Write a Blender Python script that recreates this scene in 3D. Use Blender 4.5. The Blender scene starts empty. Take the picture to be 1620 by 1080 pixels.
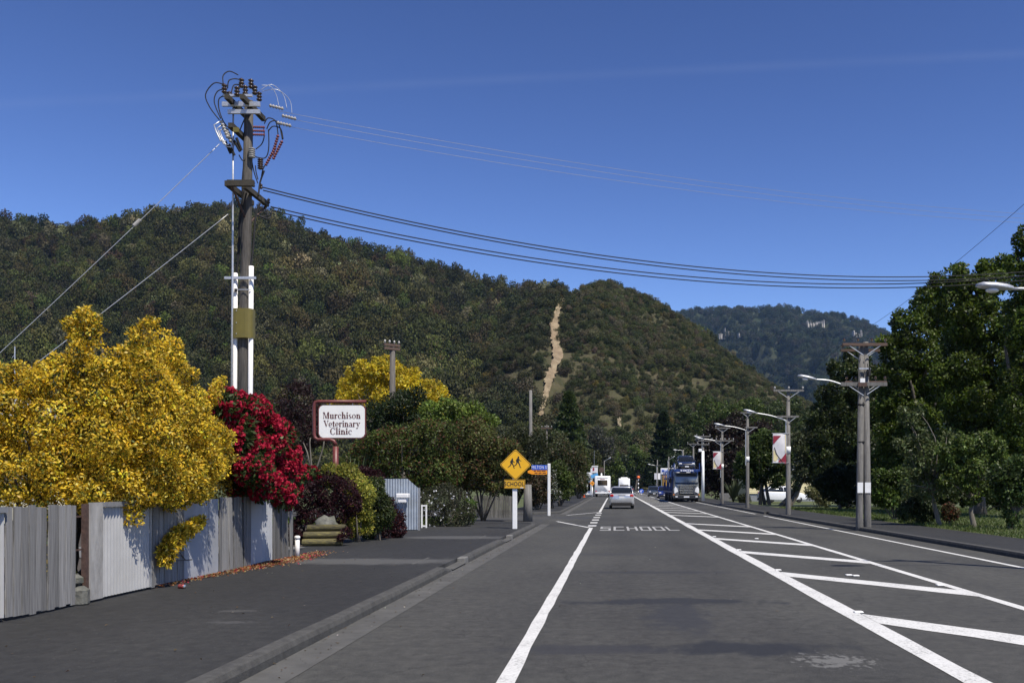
import bpy, math, random
import numpy as np
from mathutils import Vector, Matrix

random.seed(11)
rng = np.random.default_rng(11)
R = math.radians
SC = bpy.context.scene
COL = SC.collection

# ------------------------------------------------------------------ camera, sky, sun, exposure
F, VX, VY, H = 1500.0, 972.0, 768.0, 1.55      # focal length and vanishing point of the photograph (px), eye height (m)
cam_d = bpy.data.cameras.new('camera')
cam = bpy.data.objects.new('camera', cam_d); COL.objects.link(cam)
cam.location = (0, 0, H); cam.rotation_euler = (R(90), 0, 0)
cam_d.sensor_width = 36; cam_d.lens = 36 * F / 1620
cam_d.shift_x = (810 - VX) / 1620; cam_d.shift_y = (VY - 540) / 1620
cam_d.clip_start = 0.1; cam_d.clip_end = 20000
SC.camera = cam

SUN_EL, SUN_AZ = 59.0, math.degrees(math.atan2(0.66, -0.75))   # azimuth measured from +Y towards +X
w = bpy.data.worlds.new('World'); SC.world = w; w.use_nodes = True
nt = w.node_tree; nt.nodes.clear()
sky = nt.nodes.new('ShaderNodeTexSky'); sky.sky_type = 'NISHITA'; sky.sun_disc = False
sky.sun_elevation = R(SUN_EL); sky.sun_rotation = R(SUN_AZ)
sky.altitude = 200; sky.air_density = 1.0; sky.dust_density = 0.0; sky.ozone_density = 6.0
bg = nt.nodes.new('ShaderNodeBackground'); bg.inputs['Strength'].default_value = 0.1
ow = nt.nodes.new('ShaderNodeOutputWorld')
gam = nt.nodes.new('ShaderNodeGamma'); gam.inputs[1].default_value = 1.7          # the clear, deep blue air of the photograph
tin = nt.nodes.new('ShaderNodeMix'); tin.data_type = 'RGBA'; tin.blend_type = 'MULTIPLY'; tin.inputs[0].default_value = 1; tin.inputs[7].default_value = (.53, .382, .352, 1)
nt.links.new(sky.outputs[0], gam.inputs[0]); nt.links.new(gam.outputs[0], tin.inputs[6]); 
# a faint old contrail: thin streak of ice cloud lying along one great circle of the sky
d1 = Vector((0 - VX, F, VY - 165)); d2 = Vector((1620 - VX, F, VY - 85)); cn = d1.cross(d2).normalized()
tc = nt.nodes.new('ShaderNodeTexCoord'); dt = nt.nodes.new('ShaderNodeVectorMath'); dt.operation = 'DOT_PRODUCT'; dt.inputs[1].default_value = cn; nt.links.new(tc.outputs['Generated'], dt.inputs[0])
cnz = nt.nodes.new('ShaderNodeTexNoise'); cnz.inputs['Scale'].default_value = 9; cnz.inputs['Detail'].default_value = 5; nt.links.new(tc.outputs['Generated'], cnz.inputs['Vector'])
def wmath(op, a, b=0., clamp=False):
    q = nt.nodes.new('ShaderNodeMath'); q.operation = op; q.use_clamp = clamp
    for i, v_ in enumerate((a, b)):
        if isinstance(v_, (int, float)): q.inputs[i].default_value = v_
        else: nt.links.new(v_, q.inputs[i])
    return q.outputs[0]
band = wmath('SUBTRACT', 1., wmath('DIVIDE', wmath('ABSOLUTE', dt.outputs['Value']), .006), True); amt = wmath('MULTIPLY', wmath('MULTIPLY', band, cnz.outputs['Fac']), .045)
cl = nt.nodes.new('ShaderNodeMix'); cl.data_type = 'RGBA'; cl.inputs[7].default_value = (6., 6.6, 7.6, 1); nt.links.new(amt, cl.inputs[0]); nt.links.new(tin.outputs[2], cl.inputs[6])
nt.links.new(cl.outputs[2], bg.inputs[0]); nt.links.new(bg.outputs[0], ow.inputs[0])
sd = bpy.data.lights.new('sun', 'SUN'); sd.energy = 5.0; sd.angle = R(0.53); sd.color = (1.0, 0.93, 0.82)
sun = bpy.data.objects.new('sun', sd); COL.objects.link(sun)
az = R(SUN_AZ); el = R(SUN_EL)
S = Vector((math.sin(az) * math.cos(el), math.cos(az) * math.cos(el), math.sin(el)))
sun.rotation_euler = (-S).to_track_quat('-Z', 'Y').to_euler(); sun.location = S * 60
SC.view_settings.view_transform = 'Standard'; SC.view_settings.look = 'None'
SC.view_settings.gamma = 1.0; SC.view_settings.use_curve_mapping = False
SC.view_settings.exposure = 0.32
SC.cycles.max_bounces = 6; SC.cycles.diffuse_bounces = 3; SC.cycles.transparent_max_bounces = 6
SC.cycles.use_denoising = True
SC.cycles.volume_bounces = 0

# ------------------------------------------------------------------ helpers
def at(px, py, Y): return np.array(((px - VX) / F * Y, Y, H - (py - VY) / F * Y))
def X_(px, Y): return (px - VX) / F * Y
def Z_(py, Y): return H - (py - VY) / F * Y

ORIG = {}
def tag(o, label=None, cat=None, group=None, kind=None):
    if label: o['label'] = label
    if cat: o['category'] = cat
    if group: o['group'] = group
    if kind: o['kind'] = kind
    return o
def thing(name, label, cat, loc=(0, 0, 0), group=None):
    o = bpy.data.objects.new(name, None); COL.objects.link(o); o.location = loc; o.empty_display_size = .2
    ORIG[o] = np.array(loc, float)
    return tag(o, label, cat, group)
def link(name, me, mat, parent=None, smooth=False):
    o = bpy.data.objects.new(name, me); COL.objects.link(o)
    if mat and not me.materials: me.materials.append(mat)
    if smooth: me.polygons.foreach_set('use_smooth', [True] * len(me.polygons))
    if parent is not None:
        o.parent = parent; ORIG[o] = ORIG.get(parent, np.zeros(3))
    return o
def np_mesh(name, V, Fc, col=None):
    V = np.asarray(V, np.float32); Fc = np.asarray(Fc, np.int32); m, k = Fc.shape
    me = bpy.data.meshes.new(name)
    me.vertices.add(len(V)); me.vertices.foreach_set('co', V.ravel())
    me.loops.add(m * k); me.loops.foreach_set('vertex_index', Fc.ravel())
    me.polygons.add(m); me.polygons.foreach_set('loop_start', np.arange(0, m * k, k, dtype=np.int32))
    me.update(calc_edges=True)
    if col is not None:
        a = me.attributes.new('Col', 'FLOAT_COLOR', 'POINT')
        a.data.foreach_set('color', np.asarray(col, np.float32).ravel())
    return me

class MB:
    """collects shapes into one mesh"""
    def __init__(s): s.v = []; s.f = []
    def add(s, vs, fs):
        b = len(s.v); s.v += [tuple(map(float, q)) for q in vs]; s.f += [tuple(b + i for i in f) for f in fs]; return s
    def box(s, c, d, rot=None, bev=0.0):
        hx, hy, hz = d[0] / 2, d[1] / 2, d[2] / 2
        if bev <= 0:
            vs = [(-hx, -hy, -hz), (hx, -hy, -hz), (hx, hy, -hz), (-hx, hy, -hz), (-hx, -hy, hz), (hx, -hy, hz), (hx, hy, hz), (-hx, hy, hz)]
            fs = [(0, 3, 2, 1), (4, 5, 6, 7), (0, 1, 5, 4), (1, 2, 6, 5), (2, 3, 7, 6), (3, 0, 4, 7)]
        else:
            b = min(bev, hx * .9, hy * .9, hz * .9)
            vs = []; 
            for z, i in ((-hz, b), (-hz + b, 0), (hz - b, 0), (hz, b)):
                x, y = hx - i, hy - i
                vs += [(-x + b, -y, z), (x - b, -y, z), (x, -y + b, z), (x, y - b, z), (x - b, y, z), (-x + b, y, z), (-x, y - b, z), (-x, -y + b, z)]
            fs = [tuple(range(7, -1, -1)), tuple(range(24, 32))]
            for r in range(3):
                for k in range(8): fs.append((r * 8 + k, r * 8 + (k + 1) % 8, r * 8 + 8 + (k + 1) % 8, r * 8 + 8 + k))
        M = rot if rot is not None else Matrix.Identity(3)
        c = Vector(c)
        return s.add([tuple(M @ Vector(q) + c) for q in vs], fs)
    def tube(s, pts, rad, n=8, cap=True):
        pts = [Vector(p) for p in pts]; m = len(pts)
        if not hasattr(rad, '__len__'): rad = [rad] * m
        up = None; vs = []
        for i, p in enumerate(pts):
            t = (pts[min(i + 1, m - 1)] - pts[max(i - 1, 0)])
            t = t.normalized() if t.length > 1e-9 else Vector((0, 0, 1))
            if up is None:
                up = Vector((1, 0, 0)) if abs(t.x) < .8 else Vector((0, 1, 0))
            a = t.cross(up); a = a.normalized() if a.length > 1e-6 else t.orthogonal().normalized()
            up = a.cross(t).normalized()
            for k in range(n):
                q = 2 * math.pi * k / n
                vs.append(p + (a * math.cos(q) + up * math.sin(q)) * rad[i])
        fs = []
        for i in range(m - 1):
            for k in range(n): fs.append((i * n + k, i * n + (k + 1) % n, (i + 1) * n + (k + 1) % n, (i + 1) * n + k))
        if cap: fs += [tuple(range(n - 1, -1, -1)), tuple(range((m - 1) * n, m * n))]
        return s.add(vs, fs)
    def lathe(s, base, axis, prof, n=10):
        """prof: list of (distance along axis, radius)"""
        b = Vector(base); a = Vector(axis).normalized(); u = a.orthogonal().normalized(); q = a.cross(u)
        vs = []
        for d, r in prof:
            for k in range(n):
                t = 2 * math.pi * k / n; vs.append(b + a * d + (u * math.cos(t) + q * math.sin(t)) * max(r, 1e-4))
        fs = []
        for i in range(len(prof) - 1):
            for k in range(n): fs.append((i * n + k, i * n + (k + 1) % n, (i + 1) * n + (k + 1) % n, (i + 1) * n + k))
        fs += [tuple(range(n - 1, -1, -1)), tuple(range((len(prof) - 1) * n, len(prof) * n))]
        return s.add(vs, fs)
    def prism(s, poly, depth, M=None, o=(0, 0, 0)):
        """poly in local XZ (facing -Y), thickness depth along +Y"""
        n = len(poly); o = Vector(o); M = M or Matrix.Identity(3)
        vs = [o + M @ Vector((x, 0, z)) for x, z in poly] + [o + M @ Vector((x, depth, z)) for x, z in poly]
        fs = [tuple(range(n)), tuple(range(2 * n - 1, n - 1, -1))]
        for k in range(n): fs.append((k, k + n, (k + 1) % n + n, (k + 1) % n))
        return s.add(vs, fs)
    def loft(s, rings, cap=True):
        n = len(rings[0]); vs = [q for r in rings for q in r]; fs = []
        for i in range(len(rings) - 1):
            for k in range(n): fs.append((i * n + k, i * n + (k + 1) % n, (i + 1) * n + (k + 1) % n, (i + 1) * n + k))
        if cap: fs += [tuple(range(n - 1, -1, -1)), tuple(range((len(rings) - 1) * n, len(rings) * n))]
        return s.add(vs, fs)
    def quad(s, a, b, c, d): return s.add([a, b, c, d], [(0, 1, 2, 3)])
    def mesh(s, name, parent=None):
        V = np.array(s.v, float) - (ORIG.get(parent, np.zeros(3)) if parent is not None else 0)
        me = bpy.data.meshes.new(name); me.from_pydata(V.tolist(), [], s.f); me.update(); return me
    def build(s, name, mat, parent=None, smooth=False):
        return link(name, s.mesh(name, parent), mat, parent, smooth)

def copy_tree(o, parent=None):
    c = o.copy(); COL.objects.link(c)
    if parent is not None: c.parent = parent
    for ch in o.children: copy_tree(ch, c)
    return c
def rotz(a): return Matrix.Rotation(a, 3, 'Z')

# ------------------------------------------------------------------ materials
def new_mat(name):
    m = bpy.data.materials.new(name); m.use_nodes = True
    n = m.node_tree; b = n.nodes['Principled BSDF']; return m, n, b
def ramp(n, fac, stops):
    r = n.nodes.new('ShaderNodeValToRGB'); e = r.color_ramp.elements
    while len(e) < len(stops): e.new(.5)
    for q, (p, c) in zip(e, stops): q.position = p; q.color = (*c, 1)
    n.links.new(fac, r.inputs[0]); return r.outputs[0]
def noise_tex(n, scale, detail=3, rough=.55, vec=None, dist=0):
    t = n.nodes.new('ShaderNodeTexNoise'); t.inputs['Scale'].default_value = scale
    t.inputs['Detail'].default_value = detail; t.inputs['Roughness'].default_value = rough; t.inputs['Distortion'].default_value = dist
    if vec is not None: n.links.new(vec, t.inputs['Vector'])
    return t.outputs['Fac']
def mixc(n, fac, a, b, mode='MIX'):
    m = n.nodes.new('ShaderNodeMix'); m.data_type = 'RGBA'; m.blend_type = mode
    for s, v in ((m.inputs[0], fac), (m.inputs[6], a), (m.inputs[7], b)):
        if hasattr(v, 'is_output') or isinstance(v, bpy.types.NodeSocket): n.links.new(v, s)
        elif isinstance(v, (tuple, list)): s.default_value = (*v, 1)
        else: s.default_value = v
    return m.outputs[2]
def mth(n, op, a, b=None, c=None, clamp=False):
    m = n.nodes.new('ShaderNodeMath'); m.operation = op; m.use_clamp = clamp
    for i, v in enumerate((a, b, c)):
        if v is None: continue
        if isinstance(v, bpy.types.NodeSocket): n.links.new(v, m.inputs[i])
        else: m.inputs[i].default_value = v
    return m.outputs[0]
def coords(n, kind='Object', scale=(1, 1, 1), loc=(0, 0, 0)):
    c = n.nodes.new('ShaderNodeTexCoord')
    if kind == 'World':
        g = n.nodes.new('ShaderNodeNewGeometry'); src = g.outputs['Position']
    else: src = c.outputs[kind]
    m = n.nodes.new('ShaderNodeMapping'); m.inputs['Scale'].default_value = scale; m.inputs['Location'].default_value = loc
    n.links.new(src, m.inputs['Vector']); return m.outputs[0]
def bump(n, b, h, strength=.3, dist=.02):
    k = n.nodes.new('ShaderNodeBump'); k.inputs['Strength'].default_value = strength; k.inputs['Distance'].default_value = dist
    n.links.new(h, k.inputs['Height']); n.links.new(k.outputs[0], b.inputs['Normal'])
def pm(name, col, rough=.6, metal=0., var=.18, vs=4., bp=0., bs=30., scale=(1, 1, 1), coat=0., dirt=None, objvar=0.):
    m, n, b = new_mat(name)
    v = coords(n, 'Object', scale)
    f = noise_tex(n, vs, 5, .6, v)
    lo = tuple(max(0, c * (1 - var)) for c in col); hi = tuple(min(1, c * (1 + var)) for c in col)
    c = ramp(n, f, [(.3, lo), (.7, hi)])
    if dirt is not None:
        f2 = noise_tex(n, vs * .35, 6, .7, v); d = ramp(n, f2, [(.5, (0, 0, 0)), (.72, (1, 1, 1))])
        c = mixc(n, d, c, dirt)
    if objvar:
        oi = n.nodes.new('ShaderNodeObjectInfo')
        k = mth(n, 'MULTIPLY_ADD', oi.outputs['Random'], objvar * 2, 1 - objvar)
        vm = n.nodes.new('ShaderNodeVectorMath'); vm.operation = 'SCALE'
        n.links.new(c, vm.inputs[0]); n.links.new(k, vm.inputs['Scale']); c = vm.outputs[0]
    n.links.new(c, b.inputs['Base Color'])
    b.inputs['Roughness'].default_value = rough; b.inputs['Metallic'].default_value = metal
    b.inputs['Coat Weight'].default_value = coat
    if bp: bump(n, b, noise_tex(n, bs, 4, .6, v), bp)
    return m
def leaf_mat(name, trans=.4, rough=.5, spec=.35, gain=1.):
    m, n, b = new_mat(name)
    a = n.nodes.new('ShaderNodeAttribute'); a.attribute_name = 'Col'; c = a.outputs['Color']
    n.links.new(c, b.inputs['Base Color']); b.inputs['Roughness'].default_value = rough
    b.inputs['Specular IOR Level'].default_value = spec
    t = n.nodes.new('ShaderNodeBsdfTranslucent'); n.links.new(c, t.inputs[0])
    x = n.nodes.new('ShaderNodeMixShader'); x.inputs[0].default_value = trans
    n.links.new(b.outputs[0], x.inputs[1]); n.links.new(t.outputs[0], x.inputs[2])
    n.links.new(x.outputs[0], n.nodes['Material Output'].inputs[0]); return m
def blob_mask(n, cx, cy, rx, ry, wob=.5, scale=2.5):
    """soft-edged patch with an uneven outline lying on the ground at (cx, cy)"""
    v = coords(n, 'World', (1 / rx, 1 / ry, 0), (-cx / rx, -cy / ry, 0))
    l = n.nodes.new('ShaderNodeVectorMath'); l.operation = 'LENGTH'; n.links.new(v, l.inputs[0])
    f = noise_tex(n, scale if rx > .4 else 13, 5, .65, coords(n, 'World', (1, .6, 1)))
    d = mth(n, 'MULTIPLY_ADD', f, -2 * wob, mth(n, 'ADD', l.outputs['Value'], wob))
    return mth(n, 'MULTIPLY_ADD', d, -2.2, 2.3, clamp=True)

def asphalt(name, base, tracks=(), soft_patches=(), rough=.85, grain=.6):
    m, n, b = new_mat(name); v = coords(n, 'World')
    g = noise_tex(n, 95, 2, .7, v)
    c = ramp(n, g, [(.28, tuple(q * (1 - grain) for q in base)), (.72, tuple(q * (1 + grain) for q in base))])
    midn = noise_tex(n, 7, 8, .78, coords(n, 'World', (1, .8, 1)))
    c = mixc(n, 1., c, ramp(n, midn, [(.32, (.68, .68, .69)), (.5, (1., 1., 1.)), (.68, (1.36, 1.35, 1.33))]), 'MULTIPLY')
    big = noise_tex(n, .55, 5, .6, coords(n, 'World', (1, .35, 1)))
    c = mixc(n, 1., c, ramp(n, big, [(.3, (.82, .82, .83)), (.7, (1.16, 1.15, 1.13))]), 'MULTIPLY')
    patch = noise_tex(n, .16, 2, .5, coords(n, 'World', (1, .5, 1), (3, 7, 0)))
    c = mixc(n, 1., c, ramp(n, patch, [(.44, (.9, .9, .91)), (.56, (1.07, 1.07, 1.06))]), 'MULTIPLY')
    sp = n.nodes.new('ShaderNodeSeparateXYZ'); n.links.new(v, sp.inputs[0])
    for x0, wd, k in tracks:
        d = mth(n, 'ABSOLUTE', mth(n, 'SUBTRACT', sp.outputs[0], x0))
        f = mth(n, 'SUBTRACT', 1., mth(n, 'DIVIDE', d, wd), clamp=True)
        c = mixc(n, mth(n, 'MULTIPLY', f, .8), c, mixc(n, 1., c, (k, k, k * 1.01), 'MULTIPLY'))
    fleck = noise_tex(n, 38, 1, .5, v)
    c = mixc(n, ramp(n, fleck, [(.74, (0, 0, 0)), (.8, (.5, .5, .5))]), c, (.22, .21, .2))
    cr = n.nodes.new('ShaderNodeTexVoronoi'); cr.feature = 'DISTANCE_TO_EDGE'; cr.inputs['Scale'].default_value = .33
    wv = n.nodes.new('ShaderNodeVectorMath'); wv.operation = 'ADD'
    nz = n.nodes.new('ShaderNodeTexNoise'); nz.inputs['Scale'].default_value = 1.7; n.links.new(v, nz.inputs['Vector'])
    n.links.new(v, wv.inputs[0]); n.links.new(nz.outputs['Color'], wv.inputs[1]); n.links.new(wv.outputs[0], cr.inputs['Vector'])
    ck = ramp(n, cr.outputs['Distance'], [(.0, (.55, .55, .55)), (.006, (0, 0, 0))])
    c = mixc(n, ck, c, tuple(q * .45 for q in base))
    for cx, cy, rx, ry, colr, op, wob in soft_patches:
        c = mixc(n, mth(n, 'MULTIPLY', blob_mask(n, cx, cy, rx, ry, wob), op), c, colr)
    n.links.new(c, b.inputs['Base Color']); b.inputs['Roughness'].default_value = rough
    b.inputs['Specular IOR Level'].default_value = .3
    bump(n, b, g, .5, .006); return m

M = {}
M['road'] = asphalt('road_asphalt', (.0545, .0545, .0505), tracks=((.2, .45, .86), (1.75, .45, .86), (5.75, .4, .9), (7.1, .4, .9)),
    soft_patches=((1.25, 9.05, 1.0, .42, (.016, .018, .023), .85, 1.), (.75, 12.7, 1.5, .4, (.018, .02, .025), .8, 1.2), (-.3, 9.0, .9, .3, (.028, .029, .034), .7, .8),
            (.75, 11.3, .45, 1.5, (.026, .028, .034), .7, 1.), (.7, 17.0, 1.7, .3, (.03, .031, .035), .7, .9), (.0, 21.5, 1.5, .5, (.04, .041, .043), .6, .9), (1.95, 8.4, .3, .3, (.3, .3, .29), .3, 2.6), (-1.9, 46, 1.5, 2.2, (.04, .042, .048), .6, .6)))  # soft-edged darker patches and one pale spot mixed into the road colour
M['side_road'] = asphalt('side_road_asphalt', (.052, .052, .05))
M['path'] = asphalt('footpath_asphalt', (.0270, .0275, .0275), soft_patches=((-4.3, 10.8, .25, .12, (.12, .12, .115), .3, 1.3), (-4.0, 9.9, .3, .1, (.13, .13, .13), .25, 1.4), (-4.6, 17.9, 2.2, .8, (.1, .1, .098), .65, .6), (-4.4, 26.2, 1.8, .9, (.1, .1, .098), .6, .6)), grain=.25)
M['concrete'] = pm('kerb_concrete', (.058, .057, .053), .9, var=.3, vs=9, bp=.5, bs=60, dirt=(.035, .035, .033))
M['gutter'] = pm('gutter_concrete', (.078, .077, .072), .9, var=.22, vs=3, bp=.4, bs=70, dirt=(.05, .05, .047))
M['concrete_pale'] = pm('pale_kerb_concrete', (.15, .147, .138), .9, var=.2, vs=8, bp=.4, bs=60)
def paint_mat(name, col):
    m, n, b = new_mat(name); v = coords(n, 'World')
    f = noise_tex(n, 30, 4, .75, v); f2 = noise_tex(n, 2.2, 4, .6, v)
    k = mth(n, 'MULTIPLY_ADD', f2, .35, f)
    c = ramp(n, k, [(.50, tuple(q * .3 for q in col)), (.6, tuple(q * .82 for q in col)), (.82, col)])
    n.links.new(c, b.inputs['Base Color']); b.inputs['Roughness'].default_value = .75; bump(n, b, f, .4, .004); return m
M['worn_paint'] = paint_mat('worn_road_paint', (.36, .36, .35))
M['paint'] = paint_mat('white_road_paint', (.62, .62, .6))
def grass_mat():
    m, n, b = new_mat('grass'); v = coords(n, 'World')
    f = noise_tex(n, 14, 5, .7, v); f2 = noise_tex(n, .5, 4, .6, v)
    c = mixc(n, f2, ramp(n, f, [(.3, (.03, .045, .012)), (.7, (.085, .12, .03))]), ramp(n, f, [(.3, (.05, .055, .02)), (.7, (.12, .13, .045))]))
    n.links.new(c, b.inputs['Base Color']); b.inputs['Roughness'].default_value = .8; bump(n, b, f, .8, .05); return m
M['grass'] = grass_mat()
M['gravel'] = pm('driveway_gravel', (.13, .13, .125), .95, var=.45, vs=60, bp=.7, bs=90)
M['soil'] = pm('garden_soil', (.05, .04, .03), .95, var=.4, vs=20, bp=.6, bs=40)
def wood_mat(name, lo, hi, dark, objvar=.25, axis=2):
    m, n, b = new_mat(name)
    s = [22, 22, 22]; s[axis] = 1.1
    v = coords(n, 'Object', tuple(s)); oi = n.nodes.new('ShaderNodeObjectInfo')
    cmb = n.nodes.new('ShaderNodeCombineXYZ'); 
    for i in range(3): n.links.new(mth(n, 'MULTIPLY', oi.outputs['Random'], 37. + 11 * i), cmb.inputs[i])
    ad = n.nodes.new('ShaderNodeVectorMath'); ad.operation = 'ADD'; n.links.new(v, ad.inputs[0]); n.links.new(cmb.outputs[0], ad.inputs[1])
    f = noise_tex(n, 1.4, 6, .7, ad.outputs[0], .3)
    c = ramp(n, f, [(.3, dark), (.45, lo), (.72, hi)])
    v2 = coords(n, 'Object', (3, 3, 1.2)); f2 = noise_tex(n, 1.2, 5, .65, v2)
    c = mixc(n, ramp(n, f2, [(.5, (0, 0, 0)), (.75, (.7, .7, .7))]), c, dark)
    k = mth(n, 'MULTIPLY_ADD', oi.outputs['Random'], objvar * 2, 1 - objvar)
    vm = n.nodes.new('ShaderNodeVectorMath'); vm.operation = 'SCALE'; n.links.new(c, vm.inputs[0]); n.links.new(k, vm.inputs['Scale'])
    n.links.new(vm.outputs[0], b.inputs['Base Color']); b.inputs['Roughness'].default_value = .85
    bump(n, b, f, .5, .006); return m
M['paling'] = wood_mat('weathered_paling', (.165, .162, .154), (.34, .332, .318), (.045, .043, .04), .32)
M['paling_dark'] = wood_mat('dark_paling', (.1, .098, .09), (.2, .19, .18), (.04, .04, .035))
M['pole_wood'] = wood_mat('pole_wood', (.07, .063, .055), (.15, .138, .12), (.045, .04, .035), .15)
M['pole_grey'] = wood_mat('grey_pole', (.125, .12, .112), (.235, .226, .21), (.07, .068, .06), .18)
M['arm_dark'] = wood_mat('tarred_arm', (.035, .03, .022), (.08, .07, .045), (.015, .013, .01), .15, 1)
M['arm_rust'] = wood_mat('brown_arm', (.075, .048, .036), (.15, .09, .065), (.05, .035, .03), .15, 0)
M['log'] = wood_mat('mossy_log', (.06, .052, .024), (.17, .145, .04), (.022, .018, .012), .4, 0)
M['white_iron'] = pm('white_corrugated_iron', (.37, .37, .365), .5, var=.08, vs=3, dirt=(.33, .325, .31))
M['flat_iron'] = pm('pale_grey_flat_sheet', (.34, .353, .375), .55, var=.1, vs=2, dirt=(.29, .295, .3))
M['blue_iron'] = pm('blue_grey_iron', (.27, .31, .36), .5, var=.12, vs=4, dirt=(.2, .22, .25))
M['board'] = pm('weathered_board', (.33, .32, .3), .85, var=.3, vs=5, bp=.3, scale=(1, 1, .4), dirt=(.16, .155, .14))
M['grey_metal'] = pm('grey_metal', (.28, .285, .29), .5, .4, var=.2, vs=12)
M['galv'] = pm('galvanised_steel', (.5, .51, .52), .42, .55, var=.18, vs=25)
M['black'] = pm('black_rubber', (.012, .012, .013), .85, var=.2)
M['dark_rust'] = pm('rusty_steel', (.07, .04, .03), .8, var=.4, vs=20, bp=.3)
M['brown_porcelain'] = pm('brown_porcelain', (.05, .03, .02), .2, var=.2, coat=.5)
M['grey_porcelain'] = pm('grey_porcelain', (.32, .31, .29), .3, var=.15)
M['red_poly'] = pm('red_insulator', (.15, .03, .032), .5, var=.2)
M['pvc'] = pm('white_pvc', (.8, .78, .75), .4, var=.05, vs=2, dirt=(.68, .66, .62))
M['olive'] = pm('olive_sheet', (.14, .115, .02), .45, var=.1, vs=3)
M['white'] = pm('white_paint', (.78, .78, .76), .5, var=.05, vs=6, dirt=(.66, .65, .62))
M['cream'] = pm('cream_paint', (.78, .73, .55), .6, var=.05)
M['maroon'] = pm('maroon_paint', (.13, .03, .025), .45, var=.2, vs=12)
M['maroon_ink'] = pm('maroon_lettering', (.09, .02, .018), .5, var=.05)
M['sign_white'] = pm('sign_panel_white', (.8, .79, .74), .5, var=.04, vs=2)
M['sign_yellow'] = pm('sign_yellow', (.78, .42, .012), .4, var=.04, vs=3)
M['sign_amber'] = pm('sign_amber_faded', (.62, .34, .015), .5, var=.08, vs=5)
M['sign_blue'] = pm('sign_blue', (.03, .1, .5), .4, var=.05)
M['ink_black'] = pm('black_lettering', (.015, .014, .012), .5, var=.05)
M['white_ink'] = pm('white_lettering', (.8, .8, .8), .5, var=.03)
M['orange'] = pm('orange_plastic', (.85, .16, .03), .4, var=.05)
M['sign_orange'] = pm('orange_sign', (.85, .32, .02), .4, var=.05)
M['glass'] = pm('dark_glass', (.012, .014, .016), .06, var=.1)
M['tyre'] = pm('tyre_rubber', (.018, .018, .018), .8, var=.2)
M['rim'] = pm('alloy_rim', (.35, .35, .36), .35, .7, var=.1)
M['chrome'] = pm('bright_metal', (.6, .61, .62), .2, .9, var=.05)
M['silver'] = pm('silver_car_paint', (.5, .51, .52), .28, .55, var=.03, coat=.6)
M['white_car'] = pm('white_car_paint', (.72, .73, .74), .3, 0, var=.03, coat=.6)
M['navy'] = pm('navy_car_paint', (.012, .018, .04), .25, 0, var=.05, coat=.8)
M['blue_car'] = pm('blue_car_paint', (.015, .03, .16), .25, .2, var=.05, coat=.8)
M['slate_car'] = pm('slate_car_paint', (.05, .065, .085), .25, .4, var=.05, coat=.8)
M['truck_grey'] = pm('grey_truck_paint', (.24, .25, .26), .3, .4, var=.06, coat=.5)
M['truck_dark'] = pm('charcoal_truck_paint', (.03, .032, .035), .4, 0, var=.1)
M['truck_blue'] = pm('blue_carrier_steel', (.012, .04, .17), .4, 0, var=.12, dirt=(.015, .03, .1))
M['red_lens'] = pm('red_lens', (.4, .015, .015), .15, var=.1, coat=.5)
M['lamp_lens'] = pm('clear_lens', (.7, .71, .72), .12, var=.05, coat=.6)
M['amber_lens'] = pm('amber_lens', (.7, .2, .02), .2, var=.05)
M['plate'] = pm('number_plate', (.68, .69, .7), .4, var=.04)
M['banner_white'] = pm('banner_cloth_white', (.68, .66, .66), .8, var=.08, vs=6)
M['banner_red'] = pm('banner_cloth_red', (.28, .025, .045), .8, var=.1, vs=6)
M['banner_gold'] = pm('banner_cloth_gold', (.6, .52, .28), .8, var=.06)
M['roof'] = pm('grey_roof_iron', (.3, .31, .33), .5, .2, var=.1)
M['weatherboard'] = pm('cream_weatherboard', (.72, .63, .36), .6, var=.05, vs=2)
M['rock'] = pm('lichen_rock', (.11, .11, .095), .9, var=.5, vs=8, bp=.8, bs=15, dirt=(.09, .1, .06))
M['bark'] = wood_mat('bark', (.075, .065, .05), (.15, .13, .105), (.03, .026, .02), .15)
M['bark_pale'] = wood_mat('pale_bark', (.12, .108, .085), (.22, .2, .165), (.09, .08, .065), .15)
M['can_red'] = pm('printed_can', (.4, .09, .09), .3, .5, var=.3, vs=25)
M['leaf'] = leaf_mat('leaves'); M['gloss_leaf'] = leaf_mat('glossy_leaves', .45, .5, .22); M['petal'] = leaf_mat('petals', .3, .6, .2)

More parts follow.
